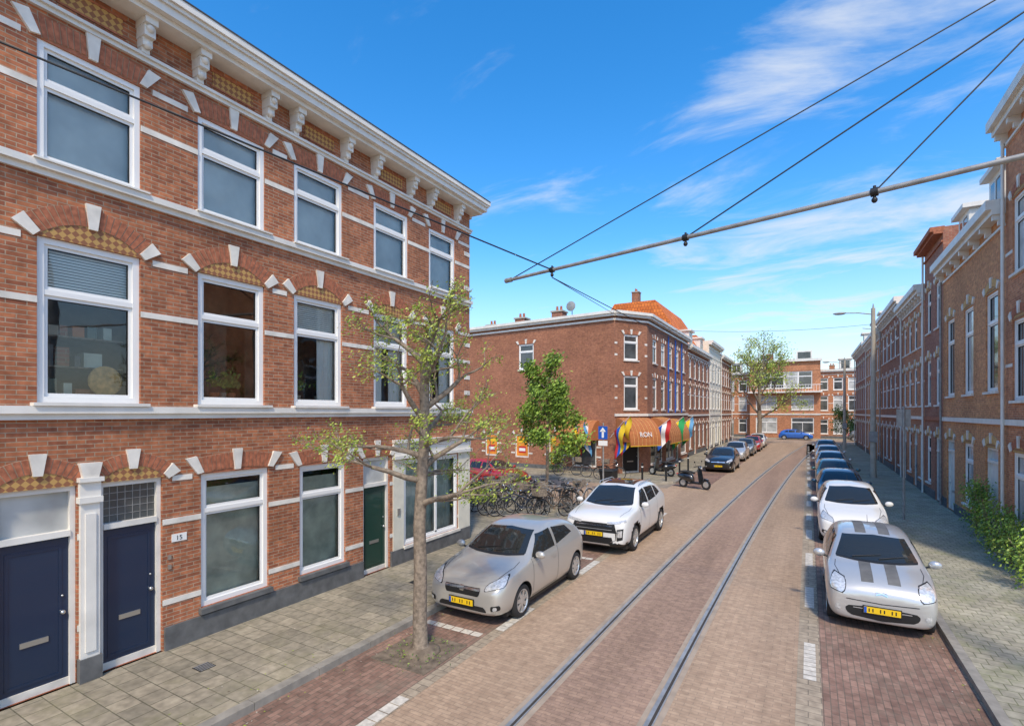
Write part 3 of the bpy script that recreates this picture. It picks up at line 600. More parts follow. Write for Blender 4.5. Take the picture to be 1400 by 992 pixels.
# ------------------------------------------------------------ trees
def leafquad(mb,p,s,mat,rng):
    d=Vector((rng.gauss(0,1),rng.gauss(0,1),rng.gauss(0,1))).normalized(); a=d.orthogonal().normalized(); b=d.cross(a)
    a=a*s; b=b*s*.6
    mb.face([p-a,p+b*.8,p+a,p-b*.8],mat)
def tree(name,loc,trunk,r0,nlimb,L0,depth,nleaf,ls,lj,mats,seed,up=.25,dec=.72,flat=1.0,spread=(35,65),startf=.7,n0=6):
    rng=random.Random(seed); e=empty(name,loc); mb=MB(); lf=MB(); tips=[]
    pts=[Vector(p) for p in trunk]; n=len(pts); 
    rs=[r0*(1.45 if i==0 else 1)*(1-.45*i/(n-1)) for i in range(n)]
    mb.path(pts,rs,'bark',12)
    def side(d,ang,rng):
        a=d.orthogonal().normalized(); a=Matrix.Rotation(rng.uniform(0,6.283),3,d)@a
        v=(d*math.cos(math.radians(ang))+a*math.sin(math.radians(ang))); v.z*=flat; return v.normalized()
    def grow(p,d,L,r,dep):
        seg=3; q=p
        pp=[q]; rr=[r]
        for i in range(seg):
            d=(d+Vector((rng.gauss(0,.17),rng.gauss(0,.17),rng.gauss(0,.13)+up*.14)))
            if d.z<-.15: d.z=-.05
            d.normalize()
            q=q+d*L/seg; pp.append(q); rr.append(max(.0035,r*(1-.42*(i+1)/seg)))
            if dep<=2: tips.append(q)
            if dep>0 and rng.random()<.55:
                sd=side(d,rng.uniform(35,75),rng); grow(q,sd,L*dec*.75,rr[-1]*.55,dep-1)
        mb.path(pp,rr,'bark',n0 if dep>1 else 4)
        if dep>0:
            for _ in range(2 if rng.random()<.6 else 3): grow(q,side(d,rng.uniform(15,48),rng),L*dec*rng.uniform(.8,1.15),rr[-1]*.72,dep-1)
    for i in range(nlimb):
        t=startf+(1-startf)*i/max(1,nlimb-1); f=t*(n-1); j=min(int(f),n-2); p=pts[j].lerp(pts[j+1],f-j)
        az=i*2.4+rng.uniform(-.3,.3); an=math.radians(rng.uniform(*spread)*(1.15-.5*(t-startf)/(1-startf+1e-6)))
        grow(p,Vector((math.sin(an)*math.cos(az),math.sin(an)*math.sin(az),math.cos(an))),L0*(1.1-.3*(t-startf)/(1-startf+1e-6)),r0*.42,depth)
    cl=[tips[rng.randrange(len(tips))] for _ in range(max(8,nleaf//16))]
    for i in range(nleaf):
        c=cl[rng.randrange(len(cl))] if rng.random()<.6 else tips[rng.randrange(len(tips))]
        p=c+Vector((rng.gauss(0,lj),rng.gauss(0,lj),rng.gauss(0,lj)))
        leafquad(lf,p,ls*rng.uniform(.6,1.3),mats[(int(abs(c.x)*50+abs(c.y)*30+c.z*40)+rng.choice((0,0,1)))%3],rng)
    mb.build('trunk_and_branches',e); lf.build('leaves',e)
tree('street_tree',(-5.3,6.3,0),[(0,0,0),(-.02,0,.12),(-.05,.02,.6),(-.02,.0,1.3),(-.06,.02,2.0),(-.02,.03,2.7),(.02,.05,3.4),(.06,.0,4.1),(.08,0,4.7)],.125,14,.78,3,8500,.025,.055,LF1,12,up=.05,dec=.68,spread=(45,80),startf=.56,flat=.9)
tree('street_tree',(-11,22.4,0.0),[(0,0,0),(0,0,.2),(.03,0,1.2),(0,.05,2.4),(.05,0,3.6),(.02,0,5.2)],.09,14,.95,2,9500,.09,.17,LF2,8,up=.3,dec=.62,spread=(40,75),startf=.5)
tree('street_tree',(-5.3,70.5,0),[(0,0,0),(0,0,.4),(.1,0,2.5),(0,.1,4.5),(.1,.1,7),(.2,0,9)],.32,12,2.9,3,6500,.12,.30,LF1,21,up=.35,dec=.66,spread=(35,65),startf=.45)
tree('street_tree',(3.6,71.5,0),[(0,0,0),(0,0,.3),(.1,0,1.5),(0,.1,3.0)],.12,7,1.0,2,2500,.1,.25,LF3,31,up=.35,dec=.66,startf=.5)
sp=MB(); sp.box((-5.85,5.75,-.0),(-4.8,6.85,.012),'soil')
rg=random.Random(3)
sp.ell((-5.3,6.3,.01),(.3,.32,.1),'soil')
for i in range(250): leafquad(sp,Vector((-5.3+rg.gauss(0,.25),6.3+rg.gauss(0,.25),.03+rg.random()*.05)),.02,LF3[i%3],rg)
sp.build('tree_pit')
def shrub(name,loc,rx,ry,h,n,ls,seed,mats=LF3):
    rng=random.Random(seed); mb=MB()
    for i in range(9):
        a=rng.uniform(0,6.28); mb.path([(0,0,0),(rx*.3*math.cos(a),ry*.3*math.sin(a),h*.5),(rx*.8*math.cos(a),ry*.8*math.sin(a),h*.95)],[.015,.01,.005],'bark',4)
    cl=[(rng.uniform(-rx,rx)*.8,rng.uniform(-ry,ry)*.8,rng.uniform(.15,.95)*h) for _ in range(26)]
    for i in range(n):
        c=cl[rng.randrange(26)]; leafquad(mb,Vector((c[0]+rng.gauss(0,.13),c[1]+rng.gauss(0,.13),max(.02,c[2]+rng.gauss(0,.13)))),ls*rng.uniform(.6,1.3),mats[(int(c[2]*7)+rng.choice((0,1)))%3],rng)
    mb.build(name,None,loc)
LFS=[LF2[0],LF3[0],LF3[2]]
for i,(x,y,rx,ry,h) in enumerate([(4.2,16.6,.4,.8,1.1),(4.3,18.4,.35,.7,1.3),(4.15,14.9,.5,.8,1.0),(4.35,20.2,.25,.4,1.6),(4.3,12.9,.4,.7,1.0)]): shrub('shrub',(x,y,.1),rx,ry,h,1700,.04,40+i,LFS)
shrub('shrub',(-13.4,28.6,.1),.5,.5,1.9,1800,.06,60); shrub('shrub',(-12.0,21.0,.0),.4,.4,1.1,900,.05,61)
# ------------------------------------------------------------ cars
ST=[(0,.42,.74,.27),(.010,.48,.86,.20),(.045,.55,.95,.165),(.12,.61,.99,.16),(.20,.65,1,.16),(.265,.68,1,.16),(.36,.83,1,.16),(.45,.95,1,.16),(.54,.995,1,.16),(.66,1.0,1,.16),(.76,.975,.995,.16),(.85,.92,.985,.17),(.92,.81,.965,.18),(.965,.67,.93,.2),(.992,.50,.87,.22),(1,.38,.74,.28)]
MINI=[(0,.44,.76,.26),(.012,.51,.88,.20),(.05,.59,.96,.165),(.12,.64,.99,.16),(.19,.675,1,.16),(.245,.70,1,.16),(.34,.85,1,.16),(.43,.955,1,.16),(.54,1.0,1,.16),(.68,1.0,1,.16),(.80,.975,.99,.16),(.89,.90,.975,.17),(.945,.78,.95,.18),(.978,.66,.92,.2),(.996,.48,.85,.22),(1,.38,.74,.28)]
SUV=[(0,.44,.76,.30),(.008,.52,.88,.24),(.035,.60,.96,.20),(.11,.645,.99,.2),(.19,.67,1,.2),(.255,.69,1,.2),(.34,.82,1,.2),(.42,.94,1,.2),(.52,.99,1,.2),(.64,1.0,1,.2),(.77,.975,.995,.2),(.87,.90,.985,.2),(.94,.78,.97,.22),(.978,.68,.94,.24),(.996,.5,.88,.26),(1,.4,.76,.32)]
def car(loc,L,W,H,paint,kind='hatch',wr=.31,fax=.20,rax=.83,stripe=False,five=False,rz=0,roofglass=False):
    e=empty('parked_car',(loc[0],loc[1],0.004),rz); hw0=W/2
    pm=paint; st=SUV if kind=='suv' else MINI if kind=='mini' else ST
    bm=bmesh.new(); rings=[]
    for (ty,tz,tw,zb) in st:
        y=ty*L-L/2; zt=tz*H; hw=hw0*tw; belt=(.635+.05*ty)*H; zs=min(belt,zt-.07)
        h=zt-zs; xr=.94*hw-.075-.22*h
        zm=zb+(zs-zb)*.5
        half=[(0,zb),(.78*hw,zb),(.955*hw,zb+.07),(hw,zm),(.992*hw,zs-.10 if zs-.1>zm else zm+.03),(.945*hw,zs),((.93*hw+xr)/2+.012,zs+(zt-.045-zs)*.52),(xr,zt-.045),(xr*.62,zt-.008),(0,zt)]
        ring=[(x,y,z) for x,z in half]+[(-x,y,z) for x,z in half[::-1][1:-1]]
        rings.append([bm.verts.new(p) for p in ring])
    n=len(rings[0])
    for i in range(len(rings)-1):
        for j in range(n): bm.faces.new((rings[i][j],rings[i][(j+1)%n],rings[i+1][(j+1)%n],rings[i+1][j]))
    bm.faces.new(rings[0]); bm.faces.new(rings[-1][::-1]); bmesh.ops.recalc_face_normals(bm,faces=bm.faces)
    me=bpy.data.meshes.new('c'); bm.to_mesh(me); bm.free(); ob=bpy.data.objects.new('c',me); COL.objects.link(ob)
    sb=ob.modifiers.new('s','SUBSURF'); sb.levels=2; sb.render_levels=2
    fy=fax*L-L/2; ry=rax*L-L/2; ar=wr+.045
    bc=bmesh.new()
    for yy in (fy,ry):
        for sx in (-1,1):
            bmesh.ops.create_cone(bc,cap_ends=True,segments=36,radius1=ar,radius2=ar,depth=.5,matrix=Matrix.Translation((sx*(hw0-.02),yy,wr+.01))@Matrix.Rotation(math.pi/2,4,'Y'))
    bmesh.ops.recalc_face_normals(bc,faces=bc.faces)
    mc=bpy.data.meshes.new('k'); bc.to_mesh(mc); bc.free(); oc=bpy.data.objects.new('k',mc); COL.objects.link(oc)
    bo=ob.modifiers.new('b','BOOLEAN'); bo.object=oc; bo.operation='DIFFERENCE'; bo.solver='EXACT'
    dg=bpy.context.evaluated_depsgraph_get(); dg.update(); m2=bpy.data.meshes.new_from_object(ob.evaluated_get(dg))
    bpy.data.objects.remove(ob); bpy.data.objects.remove(oc)
    m2.materials.clear(); m2.materials.append(pm); m2.materials.append(M['black'])
    for f in m2.polygons:
        c=f.center; f.use_smooth=True; f.material_index=0
        for yy in (fy,ry):
            if abs(math.hypot(c.y-yy,c.z-wr-.01)-ar)<.012 and abs(f.normal.x)<.3 or (math.hypot(c.y-yy,c.z-wr-.01)<ar and abs(c.x)<hw0-.24): f.material_index=1
        if c.z<(.22 if kind!='suv' else .34) : f.material_index=1
        if kind=='suv':
            for yy in (fy,ry):
                if math.hypot(c.y-yy,c.z-wr)<ar+.05 and abs(c.x)>hw0*.8: f.material_index=1
    m2.set_sharp_from_angle(angle=math.radians(38))
    o=bpy.data.objects.new('body',m2); COL.objects.link(o); o.parent=e
    bv=BVHTree.FromPolygons([v.co[:] for v in m2.vertices],[p.vertices[:] for p in m2.polygons])
    def cast(a,b,mode,off):
        if mode=='F': o_,d=Vector((a,-L,b)),Vector((0,1,0))
        elif mode=='B': o_,d=Vector((a,L,b)),Vector((0,-1,0))
        elif mode=='R': o_,d=Vector((3,a,b)),Vector((-1,0,0))
        elif mode=='Lf': o_,d=Vector((-3,a,b)),Vector((1,0,0))
        else: o_,d=Vector((a,b,4)),Vector((0,0,-1))
        h,nn,_,_=bv.ray_cast(o_,d)
        if h is None: return None
        if nn.dot(d)>0: nn=-nn
        return h+nn*off
    def resample(pl,t):
        f=t*(len(pl)-1); j=min(int(f),len(pl)-2); s=f-j; return (pl[j][0]*(1-s)+pl[j+1][0]*s, pl[j][1]*(1-s)+pl[j+1][1]*s)
    def patch(mb,lo,hi,mode,mat,off=.004,n=14,m=6,rnd=0):
        rows=[]
        for i in range(m+1):
            v=i/m; row=[]
            for j in range(n+1):
                t=j/n
                if rnd: 
                    k=1-rnd*(abs(2*v-1)**3); t=.5+(t-.5)*k
                a=resample(lo,t); b=resample(hi,t); row.append(cast(a[0]*(1-v)+b[0]*v,a[1]*(1-v)+b[1]*v,mode,off))
            rows.append(row)
        for i in range(m):
            for j in range(n):
                q=[rows[i][j],rows[i][j+1],rows[i+1][j+1],rows[i+1][j]]
                if any(x is None for x in q): continue
                if max((q[a]-q[b]).length for a,b in ((0,1),(1,2),(2,3),(3,0)))>.35: continue
                mb.face(q,mat,True)
    D=MB(); Gm=MB(); hw=hw0
    y_=lambda t:t*L-L/2
    def side(lo,hi,mat,off=.004,mb=Gm,n=12,m=6,rnd=0):
        for md in ('R','Lf'): patch(mb,[(y_(a),b*H) for a,b in lo],[(y_(a),b*H) for a,b in hi],md,mat,off,n,m,rnd)
    zl=.715 if kind=='mini' else .70
    patch(Gm,[(-.77*hw,(zl+.01)*H),(-.4*hw,(zl-.003)*H),(0,(zl-.008)*H),(.4*hw,(zl-.003)*H),(.77*hw,(zl+.01)*H)],[(-.61*hw,.925*H),(0,.945*H),(.61*hw,.925*H)],'F','carglass',.004,20,10)
    patch(Gm,[(-.68*hw,.72*H),(0,.71*H),(.68*hw,.72*H)],[(-.56*hw,.88*H),(0,.90*H),(.56*hw,.88*H)],'B','carglass',.004,16,8)
    if five:
        side([(.315,.67),(.50,.68)],[(.43,.885),(.50,.91)],'carglass'); side([(.52,.68),(.70,.695)],[(.52,.912),(.69,.895)],'carglass'); side([(.72,.70),(.83,.735)],[(.71,.89),(.775,.855)],'carglass')
        sm=[[(.51,.2),(.51,.66)],[(.71,.33),(.71,.68)],[(.30,.25),(.30,.655)]]
    else:
        side([(.31,.665),(.56,.68)],[(.435,.89),(.56,.915)],'carglass'); side([(.585,.685),(.80,.745)],[(.585,.912),(.745,.865)],'carglass')
        sm=[[(.58,.2),(.58,.67)],[(.30,.25),(.30,.655)]]
    def seam(pts,w=.005,mode='S',mat='black'):
        for (a,b),(c,d) in zip(pts,pts[1:]):
            v=Vector((c-a,d-b)); nn=Vector((-v.y,v.x)).normalized()*w
            for md in (('R','Lf') if mode=='S' else (mode,)):
                patch(D,[(a-nn.x,b-nn.y),(c-nn.x,d-nn.y)],[(a+nn.x,b+nn.y),(c+nn.x,d+nn.y)],md,mat,.003,10,1)
    for s_ in sm: seam([(y_(a),b*H) for a,b in s_])
    seam([(y_(.30),.19*H),(y_(.71 if five else .58),.19*H)]); 
    for yy in ((.46,.67) if five else (.53,)): side([(yy-.022,.555),(yy+.018,.56)],[(yy-.022,.575),(yy+.018,.58)],pm,.02,D,4,1)
    seam([(-.70*hw,y_(.06)),(-.80*hw,y_(.18)),(-.78*hw,y_(.24))],.005,'T'); seam([(.70*hw,y_(.06)),(.80*hw,y_(.18)),(.78*hw,y_(.24))],.005,'T')
    S=lambda lo,hi,mat,off=.005,n=14,m=5,rnd=0:patch(D,[(a*hw,b*H) for a,b in lo],[(a*hw,b*H) for a,b in hi],'F',mat,off,n,m,rnd)
    S([(-.76,zl-.004),(-.4,zl-.018),(0,zl-.022),(.4,zl-.018),(.76,zl-.004)],[(-.76,zl+.012),(-.4,zl-.002),(0,zl-.006),(.4,zl-.002),(.76,zl+.012)],'black',.006,20,1)
    def both(lo,hi,mat,off=.005,rnd=0,n=10,m=6):
        S(lo,hi,mat,off,n,m,rnd); S([(-a,b) for a,b in lo],[(-a,b) for a,b in hi],mat,off,n,m,rnd)
    pz=.36
    if kind=='suv':
        S([(-.70,.36),(.70,.36)],[(-.62,.50),(.62,.50)],'black',.004)
        both([(.40,.485),(.66,.50),(.92,.525)],[(.40,.52),(.66,.535),(.90,.56)],'lamp',.01)
        S([(-.55,.455),(.55,.455)],[(-.55,.468),(.55,.468)],'chrome',.012); S([(-.55,.40),(.55,.40)],[(-.55,.41),(.55,.41)],'alloy',.010)
        both([(.70,.24),(.86,.27)],[(.70,.42),(.88,.44)],'black',.006); both([(.72,.30),(.84,.31)],[(.72,.40),(.85,.41)],'lamp',.012)
        both([(.50,.22),(.66,.26),(.66,.36)],[(.53,.22),(.69,.26),(.69,.36)],'chrome',.014)
        S([(-.6,.18),(.6,.18)],[(-.55,.29),(.55,.29)],'black',.006); S([(-.5,.165),(.5,.165)],[(-.45,.185),(.45,.185)],'alloy',.012); pz=.56
    elif kind=='mini':
        both([(.64,.42),(.94,.46)],[(.60,.58),(.86,.62)],'black',.003,rnd=.3); both([(.655,.43),(.93,.47)],[(.615,.57),(.85,.61)],'lamp',.009,rnd=.35)
        S([(-.60,.20),(0,.17),(.60,.20)],[(-.66,.30),(0,.33),(.66,.30)],'black',.005,rnd=.12)
        S([(-.5,.285),(.5,.285)],[(-.5,.295),(.5,.295)],'alloy',.012); both([(.72,.24),(.82,.25)],[(.72,.29),(.82,.30)],'lamp',.008,rnd=.3)
        S([(-.62,.375),(0,.36),(.62,.375)],[(-.62,.383),(0,.368),(.62,.383)],'black',.006)
        S([(-.10,.475),(0,.495),(.10,.475)],[(-.10,.487),(0,.51),(.10,.487)],'chrome',.012); S([(-.10,.45),(0,.47),(.10,.45)],[(-.10,.462),(0,.485),(.10,.462)],'chrome',.012); pz=.43
    else:
        both([(.52,.42),(.94,.48)],[(.56,.50),(.86,.59)],'black',.003,rnd=.2); both([(.54,.425),(.93,.485)],[(.57,.493),(.85,.582)],'lamp',.009,rnd=.25)
        S([(-.42,.355),(.42,.355)],[(-.46,.455),(.46,.455)],'black',.005,rnd=.06); S([(-.44,.42),(.44,.42)],[(-.45,.447),(.45,.447)],'chrome',.012)
        S([(-.06,.40),(.06,.40)],[(-.06,.46),(.06,.46)],'chrome',.018,rnd=.3)
        S([(-.62,.185),(.62,.185)],[(-.55,.245),(.55,.245)],'black',.005,rnd=.05); both([(.70,.21),(.88,.23)],[(.70,.27),(.88,.29)],'black',.006,rnd=.2); both([(.75,.22),(.83,.23)],[(.75,.26),(.83,.27)],'lamp',.01,rnd=.4); pz=.41
    py=min([cast(x,pz+dz,'F',0).y for x in (-.24,0,.24) for dz in (-.05,.05)])
    D.box((-.27,py-.025,pz-.065),(.27,py-.005,pz+.065),'black'); D.box((-.255,py-.032,pz-.052),(.255,py-.024,pz+.052),'yellow')
    for i in range(8):
        if i in (2,5): continue
        D.box((-.19+i*.053,py-.0335,pz-.03),(-.172+i*.053,py-.0322,pz+.03),'black')
    D.box((-.253,py-.0335,pz-.05),(-.215,py-.0322,pz+.05),'blue')
    if stripe:
        for x0,x1 in ((-.28,-.10),(.10,.28)):
            patch(D,[(x0,y_(.045)),(x1,y_(.045))],[(x0,y_(.235)),(x1,y_(.235))],'T',stripe,.003,3,10); patch(D,[(x0,y_(.45)),(x1,y_(.45))],[(x0,y_(.85)),(x1,y_(.85))],'T',stripe,.003,3,10)
    if roofglass: patch(D,[(-.5*hw,y_(.48)),(.5*hw,y_(.48))],[(-.5*hw,y_(.75)),(.5*hw,y_(.75))],'T','carglass',.004,8,8)
    for sx in (-1,1): patch(D,[(sx*.68*hw,.50*H),(sx*.92*hw,.50*H)],[(sx*.70*hw,.68*H),(sx*.88*hw,.68*H)],'B','red',.006,5,6)
    for xa,xb in ((-.45,.1),(.05,.55)):
        a=cast(xa*hw,(zl+.01)*H,'F',.02); b=cast(xb*hw,(zl+.05)*H,'F',.02)
        if a and b: D.tube(a,b,.009,.006,'black',5)
    for sx in (-1,1):
        my=y_(.325); D.ell((sx*(hw+.08),my,.68*H+.03),(.105,.06,.075),pm,12,8); D.ell((sx*(hw+.08),my+.03,.68*H+.03),(.09,.045,.062),'black',12,8)
        D.tube((sx*(hw-.06),my+.01,.68*H-.03),(sx*(hw+.06),my,.68*H),.022,.02,'black',6)
    D.tube((0,y_(.72),.985*H-.01),(0,y_(.75),.985*H+.14),.006,.003,'black',5)
    if kind=='suv':
        for sx in (-1,1): D.path([(sx*.66*hw,y_(.47),.955*H),(sx*.68*hw,y_(.5),.985*H),(sx*.68*hw,y_(.74),.985*H),(sx*.66*hw,y_(.78),.94*H)],.014,'alloy',6)
    D.box((-hw+.12,-L/2+.35,.14),(hw-.12,L/2-.35,.24),'black')
    Gm.build('windows',e); D.build('trim_lights_and_plates',e)
    Wm=MB()
    for yy in (fy,ry):
        for sx in (-1,1):
            c=(sx*(hw0-.13),yy,wr); q=sx
            Wm.lathe_x(c,[(q*-.10,wr*.6),(q*-.10,wr*.93),(q*-.07,wr),(q*.05,wr),(q*.09,wr*.95),(q*.10,wr*.8),(q*.095,wr*.70)],'rubber',28)
            Wm.lathe_x(c,[(q*.095,wr*.70),(q*.10,wr*.66),(q*.07,wr*.64),(q*.0,wr*.62)],'alloy',28)
            Wm.lathe_x(c,[(q*.01,wr*.64),(q*.01,.01)],'black',20); Wm.lathe_x(c,[(q*.085,.07),(q*.09,.045),(q*.09,.002)],'alloy',16)
            ns=5 if kind=='suv' else 7
            for k in range(ns):
                a=2*math.pi*k/ns+.3; ca,sa=math.cos(a),math.sin(a)
                def pp(r,w,x): return (c[0]+x,c[1]+r*ca-w*sa,c[2]+r*sa+w*ca)
                w1,w2=.028,.040
                Wm.hexa([pp(.03,-w1,q*.05),pp(.03,w1,q*.05),pp(wr*.66,w2,q*.05),pp(wr*.66,-w2,q*.05),pp(.03,-w1,q*.088),pp(.03,w1,q*.088),pp(wr*.66,w2,q*.083),pp(wr*.66,-w2,q*.083)],'alloy')
    Wm.build('wheels',e)
    return e
def paint(name,c,metal=.0,rough=.28): return plain(name,c,rough,metal=metal,coat=1)
silver=paint('paint_silver',(.50,.475,.42),.4,.3); silv2=paint('paint_silver_light',(.54,.53,.50),.4,.28); whitep=paint('paint_white',(.74,.72,.67)); blackp=paint('paint_black',(.012,.012,.013)); bluep=paint('paint_blue',(.03,.08,.12),.3); teal=paint('paint_teal',(.04,.11,.11),.3); greyp=paint('paint_grey',(.14,.14,.135),.3); redp=paint('paint_red',(.42,.02,.02))
car((-5.40,9.50),3.95,1.71,1.49,silver,'hatch',.305,.20,.835)
car((-4.98,15.2),4.45,1.82,1.69,whitep,'suv',.35,.205,.83,five=True,roofglass=True)
car((1.08,12.35),3.45,1.63,1.50,silv2,'mini',.285,.185,.86,stripe=M['grey'])
car((1.10,19.1),4.1,1.72,1.60,whitep,'hatch',.31,five=True)
car((1.12,24.9),4.0,1.68,1.46,bluep,'hatch',.30,five=True)
car((1.15,30.4),4.2,1.70,1.44,teal,'hatch',.30,five=True)
car((1.2,36.4),4.2,1.70,1.46,silver,'hatch',.30,five=True)
car((1.25,43.0),4.2,1.70,1.46,silv2,'hatch',.30,five=True)
car((1.3,51.0),4.2,1.70,1.48,silver,'hatch',.30,five=True)
car((-4.9,36.4),4.3,1.78,1.5,blackp,'hatch',.32,five=True)
car((-5.0,44.5),4.1,1.70,1.48,silv2,'hatch',.30,five=True)
car((-4.9,50.2),4.1,1.70,1.48,greyp,'hatch',.30,five=True)
car((-4.8,56.0),4.1,1.70,1.48,redp,'hatch',.30,five=True)
car((-4.8,62.0),4.1,1.70,1.48,whitep,'hatch',.30,five=True)
car((-13.9,22.0),4.1,1.70,1.46,redp,'hatch',.30,five=True,rz=math.radians(80))
car((-1.5,80.8),4.2,1.72,1.46,paint('paint_blue_bright',(.02,.13,.5),.2),'hatch',.30,five=True,rz=math.radians(90))
car((6.5,80.8),4.2,1.72,1.46,greyp,'hatch',.30,five=True,rz=math.radians(90))
car((-18,80.8),4.2,1.72,1.46,greyp,'hatch',.30,five=True,rz=math.radians(90))
# ------------------------------------------------------------ bicycles
def bike_mesh(fm,seed):
    mb=MB(); 
    for x in (-.53,.53):
        n=26
        for rr,t,mt in ((.335,.019,'rubber'),(.31,.010,'galv')):
            rows=[]
            for i in range(n+1):
                a=2*math.pi*i/n; rows.append([(x+(rr+t*math.cos(b))*math.cos(a),t*math.sin(b),.35+(rr+t*math.cos(b))*math.sin(a)) for b in [2*math.pi*k/5 for k in range(5)]])
            mb.grid(rows,mt,True,True)
        for i in range(10):
            a=2*math.pi*i/10; mb.tube((x,0,.35),(x+.31*math.cos(a),0,.35+.31*math.sin(a)),.0025,.0025,'galv',3,False)
        mb.tube((x,-.05,.35),(x,.05,.35),.02,.02,'galv',6)
        mb.path([(x+.37*math.cos(a),0,.35+.37*math.sin(a)) for a in [math.radians(20+i*16) for i in range(9)]],.014,fm,5)
    T=lambda a,b,r=.015,m=fm:mb.tube(a,b,r,r,m,7)
    bb=(-.03,0,.30); st=(-.20,0,.80); hd=(.36,0,.88); h2=(.40,0,.74)
    T(bb,st);T(bb,h2);T((-.16,0,.68),hd);T(hd,h2,.018)
    for s in (-.045,.045): T(h2,(.53,s,.35),.010);T((-.16,s*.3,.70),(-.53,s,.35),.009);T(bb,(-.53,s,.35),.010)
    T(st,(-.22,0,.90),.012,'galv'); mb.ell((-.23,0,.93),(.14,.08,.035),'black',10,6)
    T(hd,(.33,0,1.04),.013,'galv'); mb.path([(.20,-.29,1.03),(.30,-.26,1.06),(.36,-.1,1.08),(.33,0,1.05),(.36,.1,1.08),(.30,.26,1.06),(.20,.29,1.03)],.011,'galv',6)
    for s in (-.29,.29): mb.tube((.20,s,1.03),(.10,s*1.02,1.01),.016,.016,'black',6)
    T((bb[0],-.09,.30),(bb[0]+.12,-.09,.20),.008,'galv'); T((bb[0],.09,.30),(bb[0]-.12,.09,.40),.008,'galv'); mb.box((.05,-.16,.185),(.13,-.09,.21),'black'); mb.box((-.2,.09,.39),(-.1,.16,.415),'black')
    mb.box((-.72,-.06,.74),(-.32,.06,.755),'black'); T((-.60,.05,.74),(-.53,.05,.35),.006,'black'); T((-.60,-.05,.74),(-.53,-.05,.35),.006,'black')
    mb.ell((.43,0,.86),(.04,.035,.04),'chrome',8,6); T((-.08,.03,.28),(-.14,.16,.02),.008,'galv')
    if seed==5:
        mb.box((.42,-.2,.82),(.78,.2,.86),'bark')
        for s in (-.2,.19): mb.box((.42,s,.86),(.78,s+.01,1.06),'bark')
        for s in (.42,.77): mb.box((s,-.19,.86),(s+.01,.19,1.06),'bark')
    o=mb.build('bicycle'); me=o.data; bpy.data.objects.remove(o); return me
bms=[bike_mesh('black',1),bike_mesh(M['navy'],2),bike_mesh(paint('bike_grey',(.3,.3,.3)),3),bike_mesh('black',4),bike_mesh(paint('bike_brown',(.20,.13,.08)),5)]
rb=random.Random(9)
for i in range(30):
    row=i%3; kx=i//3
    x=-12.6+kx*.55+rb.uniform(-.12,.12); y=15.2+row*1.55+kx*.12+rb.uniform(-.2,.2)
    y=min(y,18.5)
    o=bpy.data.objects.new('bicycle',bms[rb.randrange(5)]); COL.objects.link(o); o.location=(x,y,.1); o.rotation_euler=(math.radians(rb.uniform(-9,9)),0,math.radians(rb.uniform(30,115)+(180 if rb.random()<.4 else 0)))
for x,y,a in ((-9.4,26.9,20),(-10.4,27.4,10),(-12.2,27.6,30)):
    o=bpy.data.objects.new('bicycle',bms[rb.randrange(5)]); COL.objects.link(o); o.location=(x,y,.1); o.rotation_euler=(.08,0,math.radians(a))
# ------------------------------------------------------------ scooter
def scooter(loc,rz):
    e=empty('motor_scooter',loc,rz); mb=MB()
    for x in (-.62,.62):
        rows=[]
        for i in range(25):
            a=2*math.pi*i/24; rows.append([(x+(.20+.05*math.cos(b))*math.cos(a),.05*math.sin(b),.25+(.20+.05*math.cos(b))*math.sin(a)) for b in [2*math.pi*k/8 for k in range(8)]])
        mb.grid(rows,'rubber',True,True); mb.tube((x,-.04,.25),(x,.04,.25),.14,.14,'alloy',16)
    def loft(secs,mat):
        rows=[[(x,w*math.cos(t)*(1),zc+h*math.sin(t)) for t in [2*math.pi*k/14 for k in range(14)]] for x,w,zc,h in secs]
        mb.grid(rows,mat,True,True); mb.face(rows[0],mat); mb.face(rows[-1],mat)
    loft([(-.95,.03,.60,.05),(-.85,.12,.60,.13),(-.5,.18,.55,.2),(-.15,.17,.50,.22),(-.05,.10,.42,.18)],blackp)
    loft([(-.82,.07,.79,.03),(-.6,.14,.80,.06),(-.2,.13,.80,.06),(0,.06,.77,.04)],'rubber')
    mb.box((-.15,-.16,.25),(.42,.16,.33),'black')
    mb.hexa([(.36,-.2,.28),(.42,-.2,.28),(.42,.2,.28),(.36,.2,.28),(.22,-.14,.98),(.3,-.14,.98),(.3,.14,.98),(.22,.14,.98)],blackp)
    loft([(.42,.04,.46,.02),(.55,.09,.52,.04),(.75,.07,.48,.03)],blackp)
    mb.tube((.45,0,.5),(.62,0,.25),.03,.03,'galv'); mb.tube((.27,0,.9),(.25,0,1.1),.04,.03,'black')
    mb.ell((.30,0,1.04),(.10,.13,.09),blackp); mb.ell((.38,0,1.03),(.04,.08,.06),'lamp')
    mb.path([(.16,-.33,1.1),(.24,-.15,1.12),(.24,.15,1.12),(.16,.33,1.1)],.018,'black',6)
    for s in (-1,1): mb.tube((.22,s*.2,1.12),(.2,s*.32,1.32),.006,.006,'black',4); mb.ell((.2,s*.33,1.35),(.015,.06,.04),'black')
    mb.box((-1.0,-.15,.62),(-.85,.15,.64),'galv'); mb.ell((-.95,0,.66),(.03,.08,.04),'red'); mb.tube((-.3,.12,.2),(-.8,.16,.32),.04,.045,'galv')
    mb.build('scooter_body',e)
scooter((-4.9,26.6,0),math.radians(-20)); scooter((-7.4,30.2,.1),math.radians(160))
